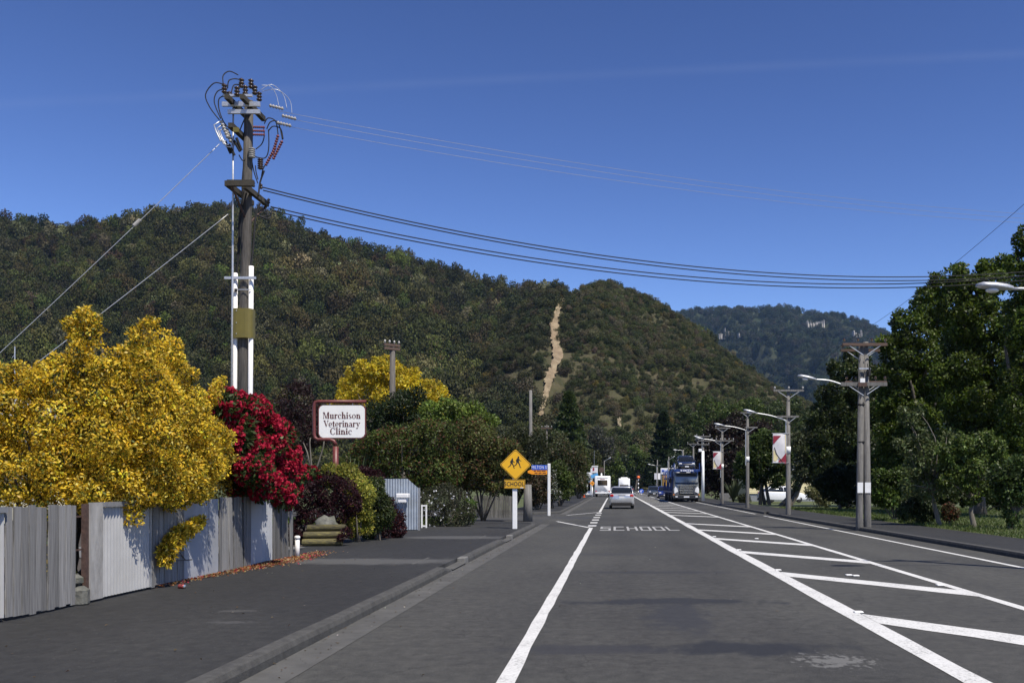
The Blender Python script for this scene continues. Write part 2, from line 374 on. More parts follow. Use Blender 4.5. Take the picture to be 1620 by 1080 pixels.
# ------------------------------------------------------------------ foliage helpers
def unit(v): return v / np.maximum(np.linalg.norm(v, axis=1, keepdims=True), 1e-9)
def sphere_dirs(n): return unit(rng.normal(size=(n, 3)))
def lump(d, freq, seed, k=7):
    g = np.random.default_rng(seed); s = np.zeros(len(d))
    for i in range(k):
        a = g.normal(size=3); a /= np.linalg.norm(a)
        s += np.sin(d @ a * freq * (0.7 + .8 * g.random()) + g.random() * 6.28)
    return s / math.sqrt(k)
def palette(n, pal, jit=.16):
    w_ = np.array([p[1] for p in pal], float); idx = rng.choice(len(pal), n, p=w_ / w_.sum())
    c = np.array([p[0] for p in pal], float)[idx]
    c = c * (1 + rng.normal(0, jit, (n, 1))) * (1 + rng.normal(0, .06, (n, 3)))
    return np.clip(c, .004, .95)
def leaf_quads(p, n, L, W, droop=0., along=.3, curl=.12, rnd=.62):
    """one folded four-cornered leaf per point"""
    m = len(p); a = unit(rng.normal(size=(m, 3)) * rnd + n * along + np.array([0, 0, -droop]))
    w_ = unit(np.cross(a, n + rng.normal(0, .38 * rnd / .62, (m, 3)))); nn = np.cross(w_, a)
    s = rng.uniform(.7, 1.3, (m, 1)); Ls, Ws = L * s, W * s
    V = np.empty((m, 4, 3)); V[:, 0] = p
    V[:, 1] = p + a * Ls * .5 + w_ * Ws + nn * Ls * curl; V[:, 2] = p + a * Ls; V[:, 3] = p + a * Ls * .5 - w_ * Ws + nn * Ls * curl
    return V.reshape(-1, 3)
def crown_arrays(blobs, n, L, W, pal, lo=.55, hi=1.05, gap=.5, freq=5., droop=0., amp=.22, sq=1., along=.3, inner=None, jit=.16, inside=.74, gw=None, solid=0., rnd=.62):
    B = np.array(blobs, float); r2 = B[:, 3] ** 2; k = rng.choice(len(B), n, p=r2 / r2.sum())
    d = sphere_dirs(n); d[:, 2] *= sq; d = unit(d)
    q = B[k, :3] * (1.7 / max(.3, np.median(B[:, 3])))
    bump_ = lump(d * 1.0 + q * .37, freq, 3) * amp
    u = rng.random(n) ** .45; rad = (lo + (hi - lo) * u) * (1 + bump_)
    p = B[k, :3] + d * (B[k, 3] * rad)[:, None] * np.array([1, 1, sq])
    keep = (lump(p, 6.283 / (gw or 2.6 * np.median(B[:, 3])), 9) < gap + .55) | (u < solid)
    for j in range(len(B)):
        o = (k != j) & (np.linalg.norm((p - B[j, :3]) / np.array([1, 1, sq]), axis=1) < B[j, 3] * inside); keep &= ~o
    p, d, u, k = p[keep], d[keep], u[keep], k[keep]
    V = leaf_quads(p, d, L, W, droop, along, .12, rnd)
    c = palette(len(p), pal, jit)
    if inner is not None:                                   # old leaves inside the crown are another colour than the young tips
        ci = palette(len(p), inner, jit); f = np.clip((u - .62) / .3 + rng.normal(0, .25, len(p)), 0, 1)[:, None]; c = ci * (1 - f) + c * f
    c = c * (1 + .2 * np.clip(lump(p / max(.12, np.median(B[:, 3])), 1.9, 21), -1.6, 1.6))[:, None]
    tint = 1 + .13 * np.random.default_rng(5).normal(size=len(B)); c = c * np.clip(tint[k], .7, 1.35)[:, None]
    return V, c
def leaf_mesh(name, V, c):
    m = len(V) // 4
    col = np.ones((m, 4, 4)); col[:, :, :3] = np.clip(c, .003, .95)[:, None, :]
    return np_mesh(name, V, np.arange(4 * m).reshape(m, 4), col.reshape(-1, 4))
def add_crown(name, parent, V, c, mat='leaf'):
    me = leaf_mesh(name, V - ORIG.get(parent, np.zeros(3)), c); return link(name, me, M[mat], parent)
def limb(mb, a, b, r0, r1, wob=.12, k=6, n=6):
    a, b = np.array(a, float), np.array(b, float); L = np.linalg.norm(b - a); off = rng.normal(0, wob * L * .5, 3)
    pts = [a + (b - a) * t + off * math.sin(math.pi * t) + (np.array([0, 0, .12 * L]) * math.sin(math.pi * t)) * .3 for t in np.linspace(0, 1, k)]
    mb.tube(pts, list(np.linspace(r0, r1, k)), n)
def auto_blobs(c, rx, ry, rz, n, r0, r1, seed, flat=0.):
    g = np.random.default_rng(seed); out = []
    for i in range(n):
        d = g.normal(size=3); d /= np.linalg.norm(d); t = g.random() ** .4
        if d[2] < -flat: d[2] *= .5
        out.append((c[0] + d[0] * rx * t, c[1] + d[1] * ry * t, c[2] + d[2] * rz * t, g.uniform(r0, r1)))
    return out
def tree(name, label, cat, base, blobs, n, L, W, pal, trunk_r=.15, bark='bark', group=None, mat='leaf', limbs=9, lean=(0, 0), stems=1, **kw):
    t = thing(name, label, cat, base, group); B = np.array(blobs)
    V, c = crown_arrays(blobs, n, L, W, pal, **kw)
    top = np.array([B[:, 0].mean(), B[:, 1].mean(), B[:, 2].mean()])
    mb = MB()
    for s_ in range(stems):
        o = np.array(base) + (rng.normal(0, trunk_r * 2.5, 3) * (1, 1, 0) if stems > 1 else 0); o[2] = base[2] - .15
        tp = top + (rng.normal(0, B[:, 3].mean() * .5, 3) if stems > 1 else 0)
        fork = o + (tp - o) * .55
        mb.tube([o, o + (fork - o) * .12, o + (fork - o) * .5 + rng.normal(0, trunk_r * .5, 3) * (1, 1, 0), fork], [trunk_r * 1.35, trunk_r, trunk_r * .85, trunk_r * .68], 9)
        idx = rng.permutation(len(B))[:max(2, limbs // stems)]
        for i in idx: limb(mb, fork - (fork - o) * rng.uniform(0, .25), B[i, :3] + rng.normal(0, .2, 3) * B[i, 3], trunk_r * .45, trunk_r * .08)
    mb.build('trunk', M[bark], t, True)
    add_crown('crown', t, V, c, mat)
    return t
def shrub(name, label, base, blobs, n, L, W, pal, group=None, mat='leaf', stem_r=.025, part='foliage', cat='shrub', nst=7, stem_x=1e9, **kw):
    t = thing(name, label, cat, base, group); B = np.array(blobs)
    V, c = crown_arrays(blobs, n, L, W, pal, **kw)
    mb = MB()
    for i in rng.permutation(np.argsort(B[:, 0])[:max(4, int((B[:, 0] < stem_x).sum()))])[:nst]:
        limb(mb, np.array(base) + rng.normal(0, .08, 3) * (1, 1, 0) - (0, 0, .05), B[i, :3], stem_r, stem_r * .3)
    mb.build('stem', M['bark'], t, True); add_crown(part, t, V, c, mat); return t
def clumps(blobs, k=7, f=.42, core=.72, out=.72, up=.25):
    """break each mass into smaller leaf clumps round a core, so that light and dark gather in it"""
    g = np.random.default_rng(len(blobs) * 13 + k); o = []
    for x, y, z, r in blobs:
        o.append((x, y, z, r * core))
        for i in range(k):
            d = g.normal(size=3); d[2] += up; d /= np.linalg.norm(d); q = g.uniform(.85, 1.1) * out * r; o.append((x + d[0] * q, y + d[1] * q, z + d[2] * q, r * f * g.uniform(.75, 1.2)))
    return o
def pxb(lst, Yf):
    """blobs given by their outline in the photograph and a distance each"""
    out = []
    for q in lst:
        px, py, r = q[:3]; Y = q[3] if len(q) > 3 else (Yf(px) if callable(Yf) else Yf); p = at(px, py, Y); out.append((*p, r / F * Y))
    return out

# ------------------------------------------------------------------ ground, road, kerbs
def struct(o, label=None): return tag(o, label, None, None, 'structure')
def sheet(name, x0, x1, y0, y1, z, mat, parent=None, nx=1, ny=1):
    xs = np.linspace(x0, x1, nx + 1); ys = np.linspace(y0, y1, ny + 1)
    V = [(x, y, z) for y in ys for x in xs]; fs = [(j * (nx + 1) + i, j * (nx + 1) + i + 1, (j + 1) * (nx + 1) + i + 1, (j + 1) * (nx + 1) + i) for j in range(ny) for i in range(nx)]
    return MB().add(V, fs).build(name, mat, parent)
def poly_slab(name, poly, z, mat, depth=.0):
    n = len(poly); mb = MB()
    if depth: mb.add([(x, y, z) for x, y in poly] + [(x, y, z - depth) for x, y in poly], [tuple(range(n))] + [(k, k + n, (k + 1) % n + n, (k + 1) % n)[::-1] for k in range(n)])
    else: mb.add([(x, y, z) for x, y in poly], [tuple(range(n))])
    return mb.build(name, mat)
struct(sheet('ground', -2900, 2900, -300, 5200, -.06, M['grass']))
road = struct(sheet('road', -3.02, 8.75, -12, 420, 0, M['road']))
struct(sheet('side_road', -60, -3.0, 34.5, 54.8, .004, M['side_road']))
KH = .125
def kx(Y): return 8.65 if Y < 22 else (8.2 if Y > 45 else 8.65 - .45 * (Y - 22) / 23)
def kerb_run(name, pts, inward, h=KH, mat='concrete', wd=.15):
    """kerb along a polyline; inward = +1 when the footpath lies to the left of the direction of travel"""
    pts = [np.array(p, float) for p in pts]; prof = [(0, -.03), (0.0, h * .55), (.022, h * .93), (.05, h), (wd, h + .004), (wd, -.03)]; rings = []
    for i, p in enumerate(pts):
        t = pts[min(i + 1, len(pts) - 1)] - pts[max(i - 1, 0)]; t /= np.linalg.norm(t); nrm = np.array((-t[1], t[0])) * inward
        hh = p[2] / KH if len(p) > 2 else 1
        rings.append([(p[0] + nrm[0] * o, p[1] + nrm[1] * o, z * (hh if z > 0 else 1)) for o, z in prof])
    mb = MB().loft(rings); mb.f = [f if inward > 0 else f[::-1] for f in mb.f]
    return struct(mb.build(name, M[mat]))
def ymix(a, b, n): return list(np.linspace(a, b, n))
XK = -2.95
jit = lambda a: a + rng.normal(0, .006)
kerb_run('kerb', [(jit(XK), y, KH) for y in ymix(-10, 16.6, 40)] + [(XK, 17.3, .03), (XK, 18.7, .03)], 1)
kerb_run('kerb', [(XK, 18.75, .07), (XK, 19.05, KH)] + [(jit(XK), y, KH) for y in ymix(19.4, 25.2, 12)] + [(XK, 25.8, .03), (XK, 27.1, .03)], 1)
arc = [(XK - 3.0 + 3.0 * math.cos(a), 35.4 + 3.0 * math.sin(a), KH) for a in np.linspace(0, math.pi / 2, 9)]
kerb_run('kerb', [(XK, 27.15, .07), (XK, 27.5, KH)] + [(jit(XK), y, KH) for y in ymix(28, 35.3, 12)] + arc + [(-20, 38.4, KH), (-60, 38.4, KH)], 1)
arc2 = [(XK - 3.0 + 3.0 * math.cos(a), 53.8 - 3.0 * math.sin(a), KH) for a in np.linspace(math.pi / 2, 0, 9)]
kerb_run('kerb', [(-60, 50.8, KH), (-20, 50.8, KH)] + arc2 + [(XK, y, KH) for y in ymix(54, 400, 30)], 1)
for y0, z_ in ((18.72, 0), (27.12, 0)):        # pale worn end blocks beside the two driveways
    struct(MB().box((XK - .078, y0 + .2, .062), (.16, .44, .134), None, .012).build('kerb_end', M['concrete_pale']))
kerb_run('kerb', [(kx(y), y, KH) for y in ymix(-10, 50.5, 50)], -1)
kerb_run('kerb', [(kx(y), y, KH) for y in ymix(52.0, 400, 40)], -1)
struct(sheet('gutter', XK, XK + .36, -10, 38.2, .004, M['gutter'], None, 1, 30))
struct(sheet('gutter', XK, XK + .36, 51, 400, .004, M['gutter'], None, 1, 30))
zf = KH
struct(poly_slab('footpath', [(-6.62, -10), (XK - .15, -10), (XK - .15, 35.3)] + [(a[0] - .15 * (a[0] - XK + 3) / 3, a[1] - .15 * (a[1] - 35.4) / 3) for a in arc] + [(-60, 38.25), (-60, 33.2), (-7.2, 33.2), (-7.2, 19), (-6.62, 19)], zf, M['path'], .1))
struct(poly_slab('footpath', [(-60, 50.95), (-20, 50.95)] + [(a[0] - .15 * (a[0] - XK + 3) / 3, a[1] + .15 * (53.8 - a[1]) / 3) for a in arc2] + [(XK - .15, 400), (-6.2, 400), (-6.2, 56), (-60, 56)], zf, M['path'], .1))
struct(poly_slab('footpath', [(kx(y) + .15, y) for y in (-10, 22, 45, 400)] + [(10.7, 400), (10.7, 45), (11.05, 22), (11.05, -10)], zf, M['path'], .1))
struct(sheet('lawn', 10.6, 70, -10, 72, zf - .02, M['grass']))
struct(sheet('driveway', -22, -6.9, 18.95, 22.3, zf + .004 - .012, M['gravel']))
struct(sheet('garden_bed', -40, -6.6, -10, 19, .1, M['soil']))
struct(sheet('garden_bed', -40, -7.15, 22.3, 38.2, .1, M['soil']))
struct(sheet('lawn', -40, -6.3, 34.6, 38.0, .135, M['grass']))
# driveway ramps of pale worn concrete across the kerb line
for y0, y1 in ((17.25, 18.8), (25.75, 27.15)):
    struct(MB().add([(XK + .02, y0, .03), (XK + .02, y1, .03), (XK - .75, y1, zf + .006), (XK - .75, y0, zf + .006)], [(0, 1, 2, 3)]).build('driveway_ramp', M['gutter']))

# painted markings (children of the road)
ZP = .005
def strip(name, pts, wd, z=ZP, wob=.003, n=None):
    a, b = np.array(pts[0], float), np.array(pts[-1], float); L = np.linalg.norm(b - a); k = n or max(2, int(L / .8)); k = min(k, 160)
    t = (b - a) / L; q = np.array((-t[1], t[0])); V = []; fs = []
    for i in range(k + 1):
        p = a + (b - a) * i / k; o = rng.normal(0, wob); w2 = wd / 2 * (1 + rng.normal(0, .05))
        V += [(*(p + q * (o + w2)), z), (*(p + q * (o - w2)), z)]
    for i in range(k): fs.append((2 * i, 2 * i + 1, 2 * i + 3, 2 * i + 2)[::-1])
    return MB().add(V, [f[::-1] for f in fs]).build(name, M['paint'], road)
strip('edge_line', [(-.86, 1), (-.86, 35.0)], .14)
strip('edge_line', [(-.86, 55.5), (-.86, 120)], .14)
for y in (36.2, 39.2, 42.4, 45.8, 49.6, 53.0): strip('edge_dash', [(-.86, y), (-.86, y + 1.15)], .3)
strip('parking_line', [(-.93, 35.1), (-2.5, 41.2)], .14); strip('parking_line', [(-.93, 55.3), (-2.5, 49.8)], .14)
strip('median_line', [(2.86, 1), (2.86, 230)], .24); strip('median_line', [(5.17, 1), (5.17, 230)], .15)
strip('edge_line', [(7.72, 1), (7.72, 49)], .12); strip('edge_line', [(7.72, 52), (7.72, 160)], .12)
for k in range(30):
    yl = 5.52 + 5.55 * k
    if 44 < yl < 48: continue
    a_, b_ = (2.97, yl), (5.1, yl - 2.95); hh = .43
    V = []; nn = 6
    for i in range(nn + 1):
        t = i / nn; x = a_[0] + (b_[0] - a_[0]) * t; y = a_[1] + (b_[1] - a_[1]) * t
        V += [(x, y - hh + rng.normal(0, .02), ZP), (x, y + hh + rng.normal(0, .02), ZP)]
    MB().add(V, [(2 * i, 2 * i + 2, 2 * i + 3, 2 * i + 1) for i in range(nn)]).build('hatch_bar', M['paint'], road)
def text(name, body, size, mat, parent, M4, sx=1., extrude=.001, offset=0., align='CENTER', space=1.):
    cu = bpy.data.curves.new(name, 'FONT'); cu.body = body; cu.size = size; cu.align_x = align; cu.align_y = 'CENTER'
    cu.extrude = extrude; cu.offset = offset; cu.space_character = space; cu.resolution_u = 3
    tmp = bpy.data.objects.new(name, cu); me = bpy.data.meshes.new_from_object(tmp); bpy.data.objects.remove(tmp); bpy.data.curves.remove(cu)
    me.name = name; me.materials.clear(); me.materials.append(M[mat]); o = bpy.data.objects.new(name, me); COL.objects.link(o)
    if parent is not None:
        o.parent = parent; ORIG[o] = ORIG.get(parent, np.zeros(3))
        M4 = Matrix.Translation(Vector(-ORIG.get(parent, np.zeros(3)))) @ M4
    o.matrix_local = M4 @ Matrix.Diagonal((sx, 1, 1, 1)); return o
def facing(loc, rz=0.): return Matrix.Translation(Vector(loc)) @ Matrix.Rotation(rz, 4, 'Z') @ Matrix.Rotation(R(90), 4, 'X')
def blocky(word, x0, x1, y0, y1):
    """tall road lettering, one mesh per letter"""
    n = len(word); cw = (x1 - x0) / n; s = cw * .17; hy = y1 - y0; st = hy * .15
    for i, ch in enumerate(word):
        a, b = x0 + i * cw + cw * .1, x0 + (i + 1) * cw - cw * .1
        bars = {'S': [(a, b, 0, 1), (a, b, 3, 1), (a, b, 6, 1), (b - s, b, 1, 2), (a, a + s, 4, 2)], 'C': [(a, b, 0, 1), (a, b, 6, 1), (a, a + s, 1, 5)],
                'H': [(a, a + s, 0, 7), (b - s, b, 0, 7), (a + s, b - s, 3, 1)], 'O': [(a, b, 0, 1), (a, b, 6, 1), (a, a + s, 1, 5), (b - s, b, 1, 5)], 'L': [(a, a + s, 0, 7), (a + s, b, 0, 1)]}[ch]
        mb = MB()
        for p, q, r0, rn in bars:
            ya, yb = y0 + hy * r0 / 7, y0 + hy * (r0 + rn) / 7; mb.quad((p, ya, ZP), (q, ya, ZP), (q, yb, ZP), (p, yb, ZP))
        mb.build('road_letter', M['worn_paint'], road)
blocky('SCHOOL', -.56, 2.32, 32.8, 35.9)

# ------------------------------------------------------------------ hills
def vnoise(x, y, seed=0):
    xi, yi = np.floor(x).astype(np.int64), np.floor(y).astype(np.int64); xf, yf = x - xi, y - yi
    def h(a, b):
        n_ = (a * 374761393 + b * 668265263 + seed * 974711) & 0x7fffffff; n_ = ((n_ ^ (n_ >> 13)) * 1274126177) & 0x7fffffff
        return ((n_ ^ (n_ >> 16)) & 0xffff) / 65535.
    u, v = xf * xf * (3 - 2 * xf), yf * yf * (3 - 2 * yf)
    return (h(xi, yi) * (1 - u) + h(xi + 1, yi) * u) * (1 - v) + (h(xi, yi + 1) * (1 - u) + h(xi + 1, yi + 1) * u) * v
def fbm(x, y, seed=0, o=4):
    s = 0; a = .5
    for i in range(o): s = s + a * vnoise(x * 2 ** i, y * 2 ** i, seed + i); a *= .5
    return s
class Hill:
    def __init__(h, name, sky, Yf, Yr, Yb, mat, nx=160, nv=60, pw=1.15, amp=18, gully=26, canopy=4., seed=1):
        P = np.array(sky, float); px = np.linspace(P[0, 0], P[-1, 0], nx); py = np.interp(px, P[:, 0], P[:, 1])
        h.px0, h.px1 = px[0], px[-1]; h.nx, h.nv = nx, nv
        v = np.linspace(0, 1.35, nv)
        Y = np.where(v <= 1, Yf + (Yr - Yf) * v, Yr + (Yb - Yr) * (v - 1) / .35)[None, :].repeat(nx, 0)
        PX = px[:, None].repeat(nv, 1); X = (PX - VX) / F * (Yr * .55 + Y * .45)
        zr = H + (VY - py) / F * Yr - canopy; prof = np.where(v <= 1, np.clip(v, 0, 1) ** pw, 1 - .9 * np.clip((v - 1) / .35, 0, 1) ** 1.3)
        Z = zr[:, None] * prof[None, :]
        edge = np.clip(np.sin(np.clip(v, 0, 1) * math.pi), 0, 1) ** .7
        rid = 1 - np.abs(2 * fbm(X / 95 + Y * .0016, Y / 420, seed, 3) - .95) * 2
        Z = Z + edge[None, :] * (gully * (rid - .5) + amp * (fbm(X / 60, Y / 60, seed + 9, 4) - .47) * 2) * np.clip(zr / 120, .15, 1)[:, None]
        Z = np.maximum(Z, -2)
        # keep the ridge line as the visible skyline
        lim = (zr / Yr)[:, None] * Y + 0 * Z; Z = np.where(v[None, :] < 1, np.minimum(Z, lim * (1 - .03 * (1 - np.clip(v, 0, 1)))[None, :]), Z)
        h.G = np.stack([X, Y, Z], -1)
        V = h.G.reshape(-1, 3); i, j = np.meshgrid(np.arange(nx - 1), np.arange(nv - 1), indexing='ij'); a = (i * nv + j).ravel()
        me = np_mesh(name, V, np.stack([a, a + nv, a + nv + 1, a + 1], 1)); h.o = struct(link(name, me, M[mat], None, True))
    def pt(h, u, v):
        """u, v in 0..1 over the front face"""
        a = u * (h.nx - 1); b = v / 1.35 * (h.nv - 1); i = np.clip(a.astype(int), 0, h.nx - 2); j = np.clip(b.astype(int), 0, h.nv - 2)
        fa, fb = (a - i)[:, None], (b - j)[:, None]; G = h.G
        return (G[i, j] * (1 - fa) + G[i + 1, j] * fa) * (1 - fb) + (G[i, j + 1] * (1 - fa) + G[i + 1, j + 1] * fa) * fb
    def scatter(h, n, vmax=1.06):
        """points spread evenly over the slope's area"""
        u, v = rng.random(n * 3), rng.random(n * 3) * vmax; p = h.pt(u, v); e = .004
        A = np.linalg.norm(np.cross(h.pt(np.minimum(u + e, 1), v) - p, h.pt(u, np.minimum(v + e, 1.3)) - p), axis=1)
        k = rng.random(n * 3) < A / np.quantile(A, .97); k = np.where(k)[0][:n]; return p[k], u[k], v[k]
    def proj(h, p): return VX + F * p[:, 0] / p[:, 1], VY - F * (p[:, 2] - H) / p[:, 1]
    def find(h, px, py):
        """slope point seen at a pixel of the photograph"""
        u = np.linspace(0, 1, 300); v = np.linspace(.02, 1, 240); U, W_ = np.meshgrid(u, v); q = h.pt(U.ravel(), W_.ravel()); x, y = h.proj(q)
        return q[np.argmin((x - px) ** 2 + (y - py) ** 2)]
def hill_mat(name, a, b, c3, sc):
    m, n, bs = new_mat(name); v = coords(n, 'World')
    f = noise_tex(n, sc, 6, .65, v); f2 = noise_tex(n, sc * .2, 4, .6, v)
    c = mixc(n, ramp(n, f2, [(.4, (0, 0, 0)), (.65, (1, 1, 1))]), ramp(n, f, [(.35, a), (.65, b)]), ramp(n, f, [(.35, a), (.65, c3)]))
    n.links.new(c, bs.inputs['Base Color']); bs.inputs['Roughness'].default_value = .95; bs.inputs['Specular IOR Level'].default_value = .1
    bump(n, bs, f, 1., 3.); return m
M['hill_bush'] = hill_mat('forest_floor', (.018, .024, .01), (.04, .045, .02), (.05, .045, .025), .06)
M['hill_scrub'] = hill_mat('scrub_slope', (.04, .043, .02), (.075, .07, .038), (.095, .078, .05), .09)
M['hill_far'] = hill_mat('far_forest_floor', (.02, .03, .015), (.04, .05, .03), (.05, .05, .035), .02)
left_hill = Hill('hill', [(-420, 400), (-200, 385), (0, 362), (60, 360), (130, 366), (200, 362), (260, 352), (330, 340), (370, 338), (430, 347), (480, 368), (540, 388), (600, 402), (660, 420), (720, 436), (780, 455), (830, 466), (900, 470), (1000, 500), (1120, 560)], 430, 860, 1150, 'hill_bush', seed=4, canopy=6)
mid_hill = Hill('hill', [(800, 520), (840, 486), (862, 466), (885, 460), (905, 465), (925, 456), (950, 448), (975, 451), (995, 462), (1030, 476), (1060, 491), (1100, 520), (1150, 558), (1200, 593), (1240, 620), (1300, 652), (1380, 690), (1500, 740)], 330, 640, 860, 'hill_scrub', nx=150, seed=13, amp=12, gully=18, canopy=2.0, pw=1.05)
far_hill = Hill('hill', [(700, 520), (900, 512), (1000, 503), (1075, 494), (1105, 486), (1150, 490), (1200, 488), (1238, 483), (1270, 488), (1300, 498), (1322, 496), (1345, 503), (1390, 522), (1440, 545), (1500, 575), (1620, 600), (1900, 620)], 1700, 3100, 3900, 'hill_far', nx=180, seed=31, amp=80, gully=120, canopy=9, pw=1.2)
for h_, nm in ((left_hill, 'forested ridge on the left, dark with native bush'), (mid_hill, 'scrubby cone shaped hill with a clay track'), (far_hill, 'distant bluish mountain with pale cliffs')): h_.o['label'] = nm

# canopy prototypes: small crowns of leaf clumps, instanced over the slopes
def proto(kind, n, seed):
    g = np.random.default_rng(seed)
    if kind == 'cone':
        t = g.random(n) ** .6; ang = g.random(n) * 6.283; r = (1 - t * .0) * .42 * (1 - (t)) * (.75 + .35 * np.sin(t * 40)) + .02
        t2 = t; p = np.stack([np.cos(ang) * r, np.sin(ang) * r, t2 * 2.3], 1); d = unit(np.stack([np.cos(ang), np.sin(ang), np.full(n, .3)], 1))
        V = leaf_quads(p, d, .24, .06, .2, .8)
    else:
        B = [(0, 0, .5, .38)] + [(g.normal(0, .26), g.normal(0, .26), .45 + g.random() * .45, g.uniform(.2, .34)) for _ in range(6)]
        V, _ = crown_arrays(B, n, .085, .036, [((1, 1, 1), 1)], gap=.9, amp=.2)
        if kind == 'core':
            pass
    m = len(V) // 4; col = np.repeat(np.clip(g.normal(1, .14, m), .55, 1.5), 4)
    me = np_mesh('canopy_' + kind, V, np.arange(4 * m).reshape(m, 4), np.stack([col, col, col, np.ones_like(col)], 1))
    return me
def canopy_mat():
    m, n, b = new_mat('canopy')
    a = n.nodes.new('ShaderNodeAttribute'); a.attribute_name = 'Col'
    i = n.nodes.new('ShaderNodeAttribute'); i.attribute_name = 'tint'; i.attribute_type = 'INSTANCER'
    c = mixc(n, 1., i.outputs['Color'], a.outputs['Color'], 'MULTIPLY')
    n.links.new(c, b.inputs['Base Color']); b.inputs['Roughness'].default_value = .7; b.inputs['Specular IOR Level'].default_value = .25
    t = n.nodes.new('ShaderNodeBsdfTranslucent'); n.links.new(c, t.inputs[0]); x = n.nodes.new('ShaderNodeMixShader'); x.inputs[0].default_value = .25
    n.links.new(b.outputs[0], x.inputs[1]); n.links.new(t.outputs[0], x.inputs[2]); n.links.new(x.outputs[0], n.nodes['Material Output'].inputs[0]); return m
M['canopy'] = canopy_mat()
PROT = []
for i, (kd, n_) in enumerate((('round', 1500), ('round', 1300), ('round', 1500), ('cone', 300))):
    me = proto(kd, n_, 50 + i); me.materials.append(M['canopy']); o = bpy.data.objects.new('canopy_crown', me); PROT.append(o)   # used as instance geometry only, never linked
def forest(name, pts, sc, kind, tint, label, cat):
    """one mass of trees nobody could count: crowns instanced on points"""
    n_ = len(pts); me = bpy.data.meshes.new(name); me.vertices.add(n_); me.vertices.foreach_set('co', np.asarray(pts, np.float32).ravel())
    for nm, ty, val in (('sc', 'FLOAT_VECTOR', sc), ('rz', 'FLOAT', rng.random(n_) * 6.283), ('kd', 'INT', kind), ('tint', 'FLOAT_COLOR', np.c_[tint, np.ones(n_)])):
        a = me.attributes.new(nm, ty, 'POINT'); key = {'FLOAT_VECTOR': 'vector', 'FLOAT': 'value', 'INT': 'value', 'FLOAT_COLOR': 'color'}[ty]
        a.data.foreach_set(key, np.asarray(val, np.int32 if ty == 'INT' else np.float32).ravel())
    me.update(); o = bpy.data.objects.new(name, me); COL.objects.link(o); me.materials.append(M['canopy'])
    g = bpy.data.node_groups.new(name, 'GeometryNodeTree'); g.interface.new_socket('Geometry', in_out='INPUT', socket_type='NodeSocketGeometry'); g.interface.new_socket('Geometry', in_out='OUTPUT', socket_type='NodeSocketGeometry')
    N = g.nodes; gi = N.new('NodeGroupInput'); go = N.new('NodeGroupOutput'); ip = N.new('GeometryNodeInstanceOnPoints'); gt = N.new('GeometryNodeGeometryToInstance')
    for p in PROT[::-1]:
        oi = N.new('GeometryNodeObjectInfo'); oi.inputs['Object'].default_value = p; oi.inputs['As Instance'].default_value = True; g.links.new(oi.outputs['Geometry'], gt.inputs[0])
    # Object Info instances joined in order
    jn = N.new('GeometryNodeJoinGeometry'); 
    for l in list(g.links):
        if l.to_node == gt: src = l.from_socket; g.links.remove(l); g.links.new(src, jn.inputs[0])
    N.remove(gt)
    def attr(nm, ty):
        q = N.new('GeometryNodeInputNamedAttribute'); q.data_type = ty; q.inputs['Name'].default_value = nm; return q.outputs[0]
    rot = N.new('ShaderNodeCombineXYZ'); g.links.new(attr('rz', 'FLOAT'), rot.inputs[2])
    g.links.new(gi.outputs[0], ip.inputs['Points']); g.links.new(jn.outputs[0], ip.inputs['Instance']); ip.inputs['Pick Instance'].default_value = True
    g.links.new(attr('kd', 'INT'), ip.inputs['Instance Index']); g.links.new(rot.outputs[0], ip.inputs['Rotation']); g.links.new(attr('sc', 'FLOAT_VECTOR'), ip.inputs['Scale'])
    g.links.new(ip.outputs[0], go.inputs[0])
    md = o.modifiers.new('scatter', 'NODES'); md.node_group = g
    return tag(o, label, cat, None, 'stuff')
def tints(n_, pal, jit_=.2): return palette(n_, pal, jit_)
TRACK = [(908, 464, 14), (893, 474, 12), (884, 492, 11), (877, 508, 13), (877, 530, 15), (880, 552, 14), (883, 570, 16), (874, 590, 15), (869, 606, 14), (866, 622, 11), (861, 640, 10), (855, 660, 9)]
def near_track(p, h_, extra=6):
    x, y = h_.proj(p); y = y - 5; T = np.array(TRACK); xc = np.interp(y, T[:, 1], T[:, 0]); ww = np.interp(y, T[:, 1], T[:, 2])
    return (np.abs(x - xc) < ww * .55 + extra + np.where(y > 596, 13, 0)) & (y > 448) & (y < 700)
# left ridge: closed dark canopy, paler dead-looking crowns scattered in it
p, u, v = left_hill.scatter(15000); p, u, v = (q[~near_track(p, left_hill, 11)] for q in (p, u, v)); n_ = len(p)
zone = fbm(p[:, 0] / 70, p[:, 1] / 70, 77, 3)
tn = tints(n_, [((.033, .042, .012), 5), ((.050, .054, .016), 4), ((.060, .060, .022), 3), ((.052, .072, .016), 2), ((.115, .115, .07), 1.1), ((.055, .042, .022), .9)], .22)
tn = tn * np.array((1.12, 1.05, .85)); tn *= (.6 + .9 * zone)[:, None] * np.exp(rng.normal(0, .3, n_))[:, None]
x_, y_ = left_hill.proj(p)
go = ((v > .93) & (x_ > 480) & (rng.random(n_) < .32)) | ((np.abs(x_ - (95 + (y_ - 370) * .75)) < 13) & (y_ < 440) & (y_ > 362) & (rng.random(n_) < .5))
tn[go] = tints(go.sum(), [((.22, .17, .02), 1), ((.15, .13, .03), 1.)])
s_ = rng.uniform(6.5, 14, n_); s_[go] *= .5
s_ *= np.where(zone > .52, 1.15, .9)
forest('bush_canopy', p - (0, 0, 1.2), np.stack([s_, s_, s_ * rng.uniform(.75, 1.7, n_)], 1), rng.choice(4, n_, p=[.34, .33, .33, 0]), tn, 'dark native bush covering the left ridge', 'forest')
